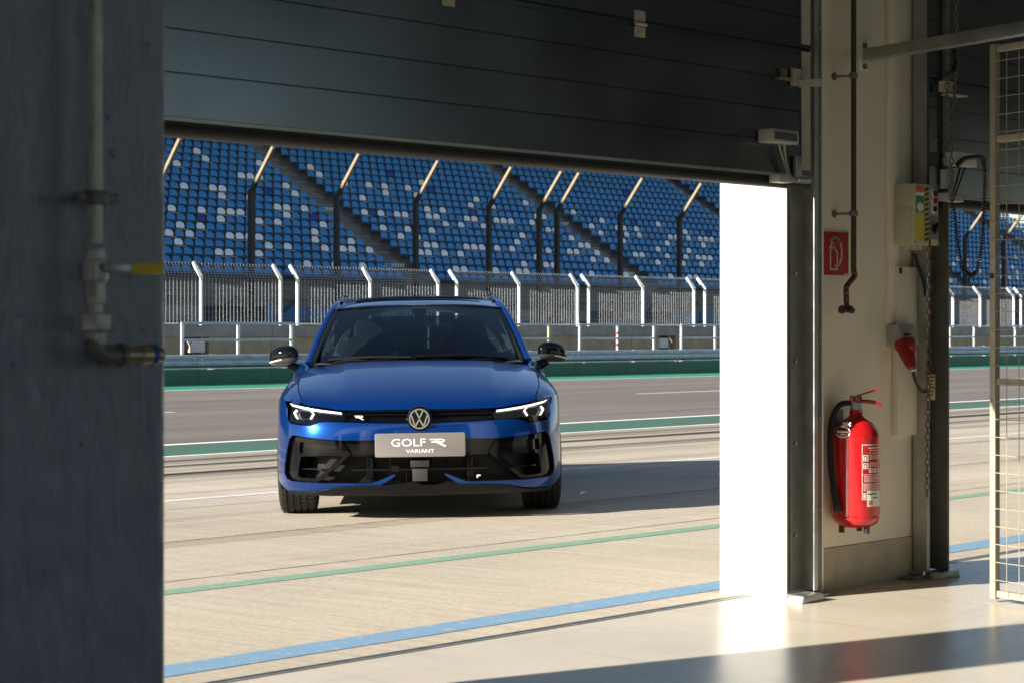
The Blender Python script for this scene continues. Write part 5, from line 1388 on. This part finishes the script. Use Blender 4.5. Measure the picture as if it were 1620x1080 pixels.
MB().grid(lambda i, j: ((2 * i - 1) * (.62 - .10 * j), 4.60 - .22 * j + .02 * (1 - (2 * i - 1) ** 2), .97 + .33 * j), 8, 4).build('rear_window', MATS['side_glass'], car, smooth=True, fixn=False)
# --- cabin
MB().grid(lambda i, j: ((2 * i - 1) * .70, 1.40 + .55 * j + .12 * abs(2 * i - 1) ** 2, .93 + .035 * sin(j * pi) - .02 * j), 12, 6).build('dashboard', MATS['interior'], car, smooth=True, fixn=False)
MB().box((-.70, 1.94, .35), (.70, 1.98, .92)).box((-.75, 1.98, .22), (.75, 4.4, .26)).build('cabin_floor', MATS['interior'], car)
def cabin_seat(x):
    t = MB(); pr = [(-.24, 0), (-.255, .25), (-.23, .46), (-.15, .56), (-.10, .58), (.10, .58), (.15, .56), (.23, .46), (.255, .25), (.24, 0)]
    t.prism(pr, lambda a, c: (x + a, 2.62 + c * .28, .55 + c), lambda a, c: (x + a * .9, 2.74 + c * .28, .55 + c))
    t.prism([(-.12, .56), (-.115, .66), (-.085, .71), (.085, .71), (.115, .66), (.12, .56)], lambda a, c: (x + a, 2.63 + c * .27, .54 + c), lambda a, c: (x + a, 2.72 + c * .27, .54 + c))
    t.box((x - .25, 2.15, .40), (x + .25, 2.72, .56)); return t.build('cabin_seat', MATS['seat_leather'], car, bevel=.025, seg=3)
cabin_seat(-.36); cabin_seat(.36)
b = MB(); b.box((-.62, 3.45, .45), (.62, 3.6, .98)); b.build('rear_bench', MATS['seat_leather'], car, bevel=.03)
Ms = Matrix.Translation((.36, 2.08, .93)) @ Matrix.Rotation(radians(-65), 4, 'X')
b = MB(); b.tube([Ms @ Vector((.18 * cos(2 * pi * k / 28), .18 * sin(2 * pi * k / 28), 0)) for k in range(28)], .016, 8, closed=True); b.bar(Ms @ Vector((-.17, 0, 0)), Ms @ Vector((.17, 0, 0)), .05, .02); b.lathe([(.06, -.02), (.065, .015), (.03, .03)], 14, Ms); b.build('steering_wheel', MATS['seat_leather'], car, smooth=True)
b = MB(); b.cbox((-.055, 1.97, 1.215), (.17, .03, .058)); b.build('inside_mirror', mat('mirror_glass', (.8, .83, .78), .3), car, bevel=.008)
b = MB(); b.prism([(-.03, .02), (.03, .02), (.05, .08), (-.05, .08)], lambda a, c: (a + .01, 1.96 + c * 1.1, 1.235 + c), lambda a, c: (a + .01, 2.06 + c, 1.215 + c)); b.build('sensor_pod', MATS['interior'], car)
b = MB(); b.box((-.13, 2.02, .93), (.15, 2.04, 1.03)); b.build('centre_screen', MATS['gloss_black'], car, bevel=.006)
# --- door mirrors
def ell(c, r, u, w, pw=.75):
    f = lambda q: math.copysign(abs(q) ** pw, q)
    return Vector((c[0] + r[0] * f(cos(u) * cos(w)), c[1] + r[1] * f(sin(u) * cos(w)), c[2] + r[2] * f(sin(w))))
for s in (1, -1):
    c = (s * .918, 1.78, .985); r = (.102, .085, .068)
    def tap(p):
        k = (p.x * s - .918) / .102; return Vector((p.x, p.y + .04 * k, p.z - .012 * k + .0 + (.010 * (1 - k * k))))
    mm = MB().grid(lambda i, j: tap(ell(c, r, 2 * pi * i, -.16 + (pi / 2 + .159) * j)), 28, 10).build('door_mirror', MATS['gloss_black'], car, smooth=True)
    MB().grid(lambda i, j: tap(ell((c[0], c[1], c[2] - .002), (r[0] * .99, r[1] * .99, r[2] * .92), 2 * pi * i, -pi / 2 + .001 + (pi / 2 - .18) * j)), 28, 8).build('mirror_shell', mat('mirror_satin', (.05, .05, .048), .35), mm, smooth=True)
    MB().grid(lambda i, j: tap(ell(c, (r[0] * 1.012, r[1] * 1.012, r[2]), pi * (1.50 + s * (.02 + .46 * i)), -.33 + .13 * j)), 14, 2).build('turn_signal', mat('signal_clear', (.70, .66, .58), .15, spec=.6), mm, smooth=True, fixn=False)
    b = MB(); b.tube([Vector((s * .885, 1.79, .935)), Vector((s * .83, 1.80, .905)), Vector((s * .775, 1.82, .89))], [.028, .034, .045], 10); b.build('mirror_foot', MATS['satin_black'], mm, smooth=True)
# --- wheels
def wheel(s, yc):
    t = MB(); hw = .116; R = .325
    prof = [(.235, -hw + .01), (.28, -hw - .002), (.305, -hw + .004), (.318, -hw + .016)]
    g = [-.062, -.021, .021, .062]
    xs_ = [-hw + .03]
    P_ = [(R - .002, -hw + .03)]
    for q in g: P_ += [(R, q - .006), (R - .009, q - .005), (R - .009, q + .005), (R, q + .006)]
    P_ += [(R - .002, hw - .03)]
    prof = prof + P_ + [(.318, hw - .016), (.305, hw - .004), (.28, hw + .002), (.235, hw - .01)]
    Mw = Matrix.Translation((s * .768, yc, R)) @ Matrix.Rotation(pi / 2, 4, 'Y')
    t.lathe(prof, 56, Mw)
    w_ = t.build('wheel', MATS['tyre'], car, smooth=True, ang=30)
    k = MB(); k.lathe([(.20, -.09), (.245, -.10), (.245, .10), (.236, .108), (.228, .10), (.225, -.02), (.06, .0)], 40, Mw if s > 0 else Mw @ Matrix.Rotation(pi, 4, 'X')); k.build('rim', MATS['rim_dark'], w_, smooth=True)
    for a in range(5):
        sp = MB()
        for d_ in (-.12, .12):
            th = 2 * pi * a / 5 + d_; sp.bar(Mw @ Vector((.04 * cos(th), .04 * sin(th), s * .07)), Mw @ Vector((.232 * cos(th * 1 + d_ * .3), .232 * sin(th + d_ * .3), s * .095)), .028, .03, (1, 0, 0))
        sp.build('spoke', MATS['rim_dark'], w_, bevel=.004)
    MB().lathe([(.05, .03), (.16, .032), (.16, .058), (.05, .06)], 30, Mw).build('brake_disc', MATS['pipe_steel'], w_, smooth=True)
    tr_ = MB()
    for q in range(60):
        th = 2 * pi * q / 60
        for (a_, b_, sk_) in ((-hw + .012, -.066, .03), (.066, hw - .012, -.03), (-.058, -.025, .035), (.025, .058, -.035)):
            tr_.bar(Mw @ Vector((R * 1.0007 * cos(th), R * 1.0007 * sin(th), a_)), Mw @ Vector((R * 1.0007 * cos(th + sk_), R * 1.0007 * sin(th + sk_), b_)), .0045, .0016, (Mw @ Vector((cos(th), sin(th), 0)) - Mw @ Vector((0, 0, 0))))
    tr_.build('tread_cuts', MATS['rubber'], w_); w_.children[-1]['kind'] = 'stuff'
for s in (1, -1):
    wheel(s, AXL); wheel(s, AXL + WB)
for o in list(bpy.data.objects):
    if '_w' in o.keys(): del o['_w']
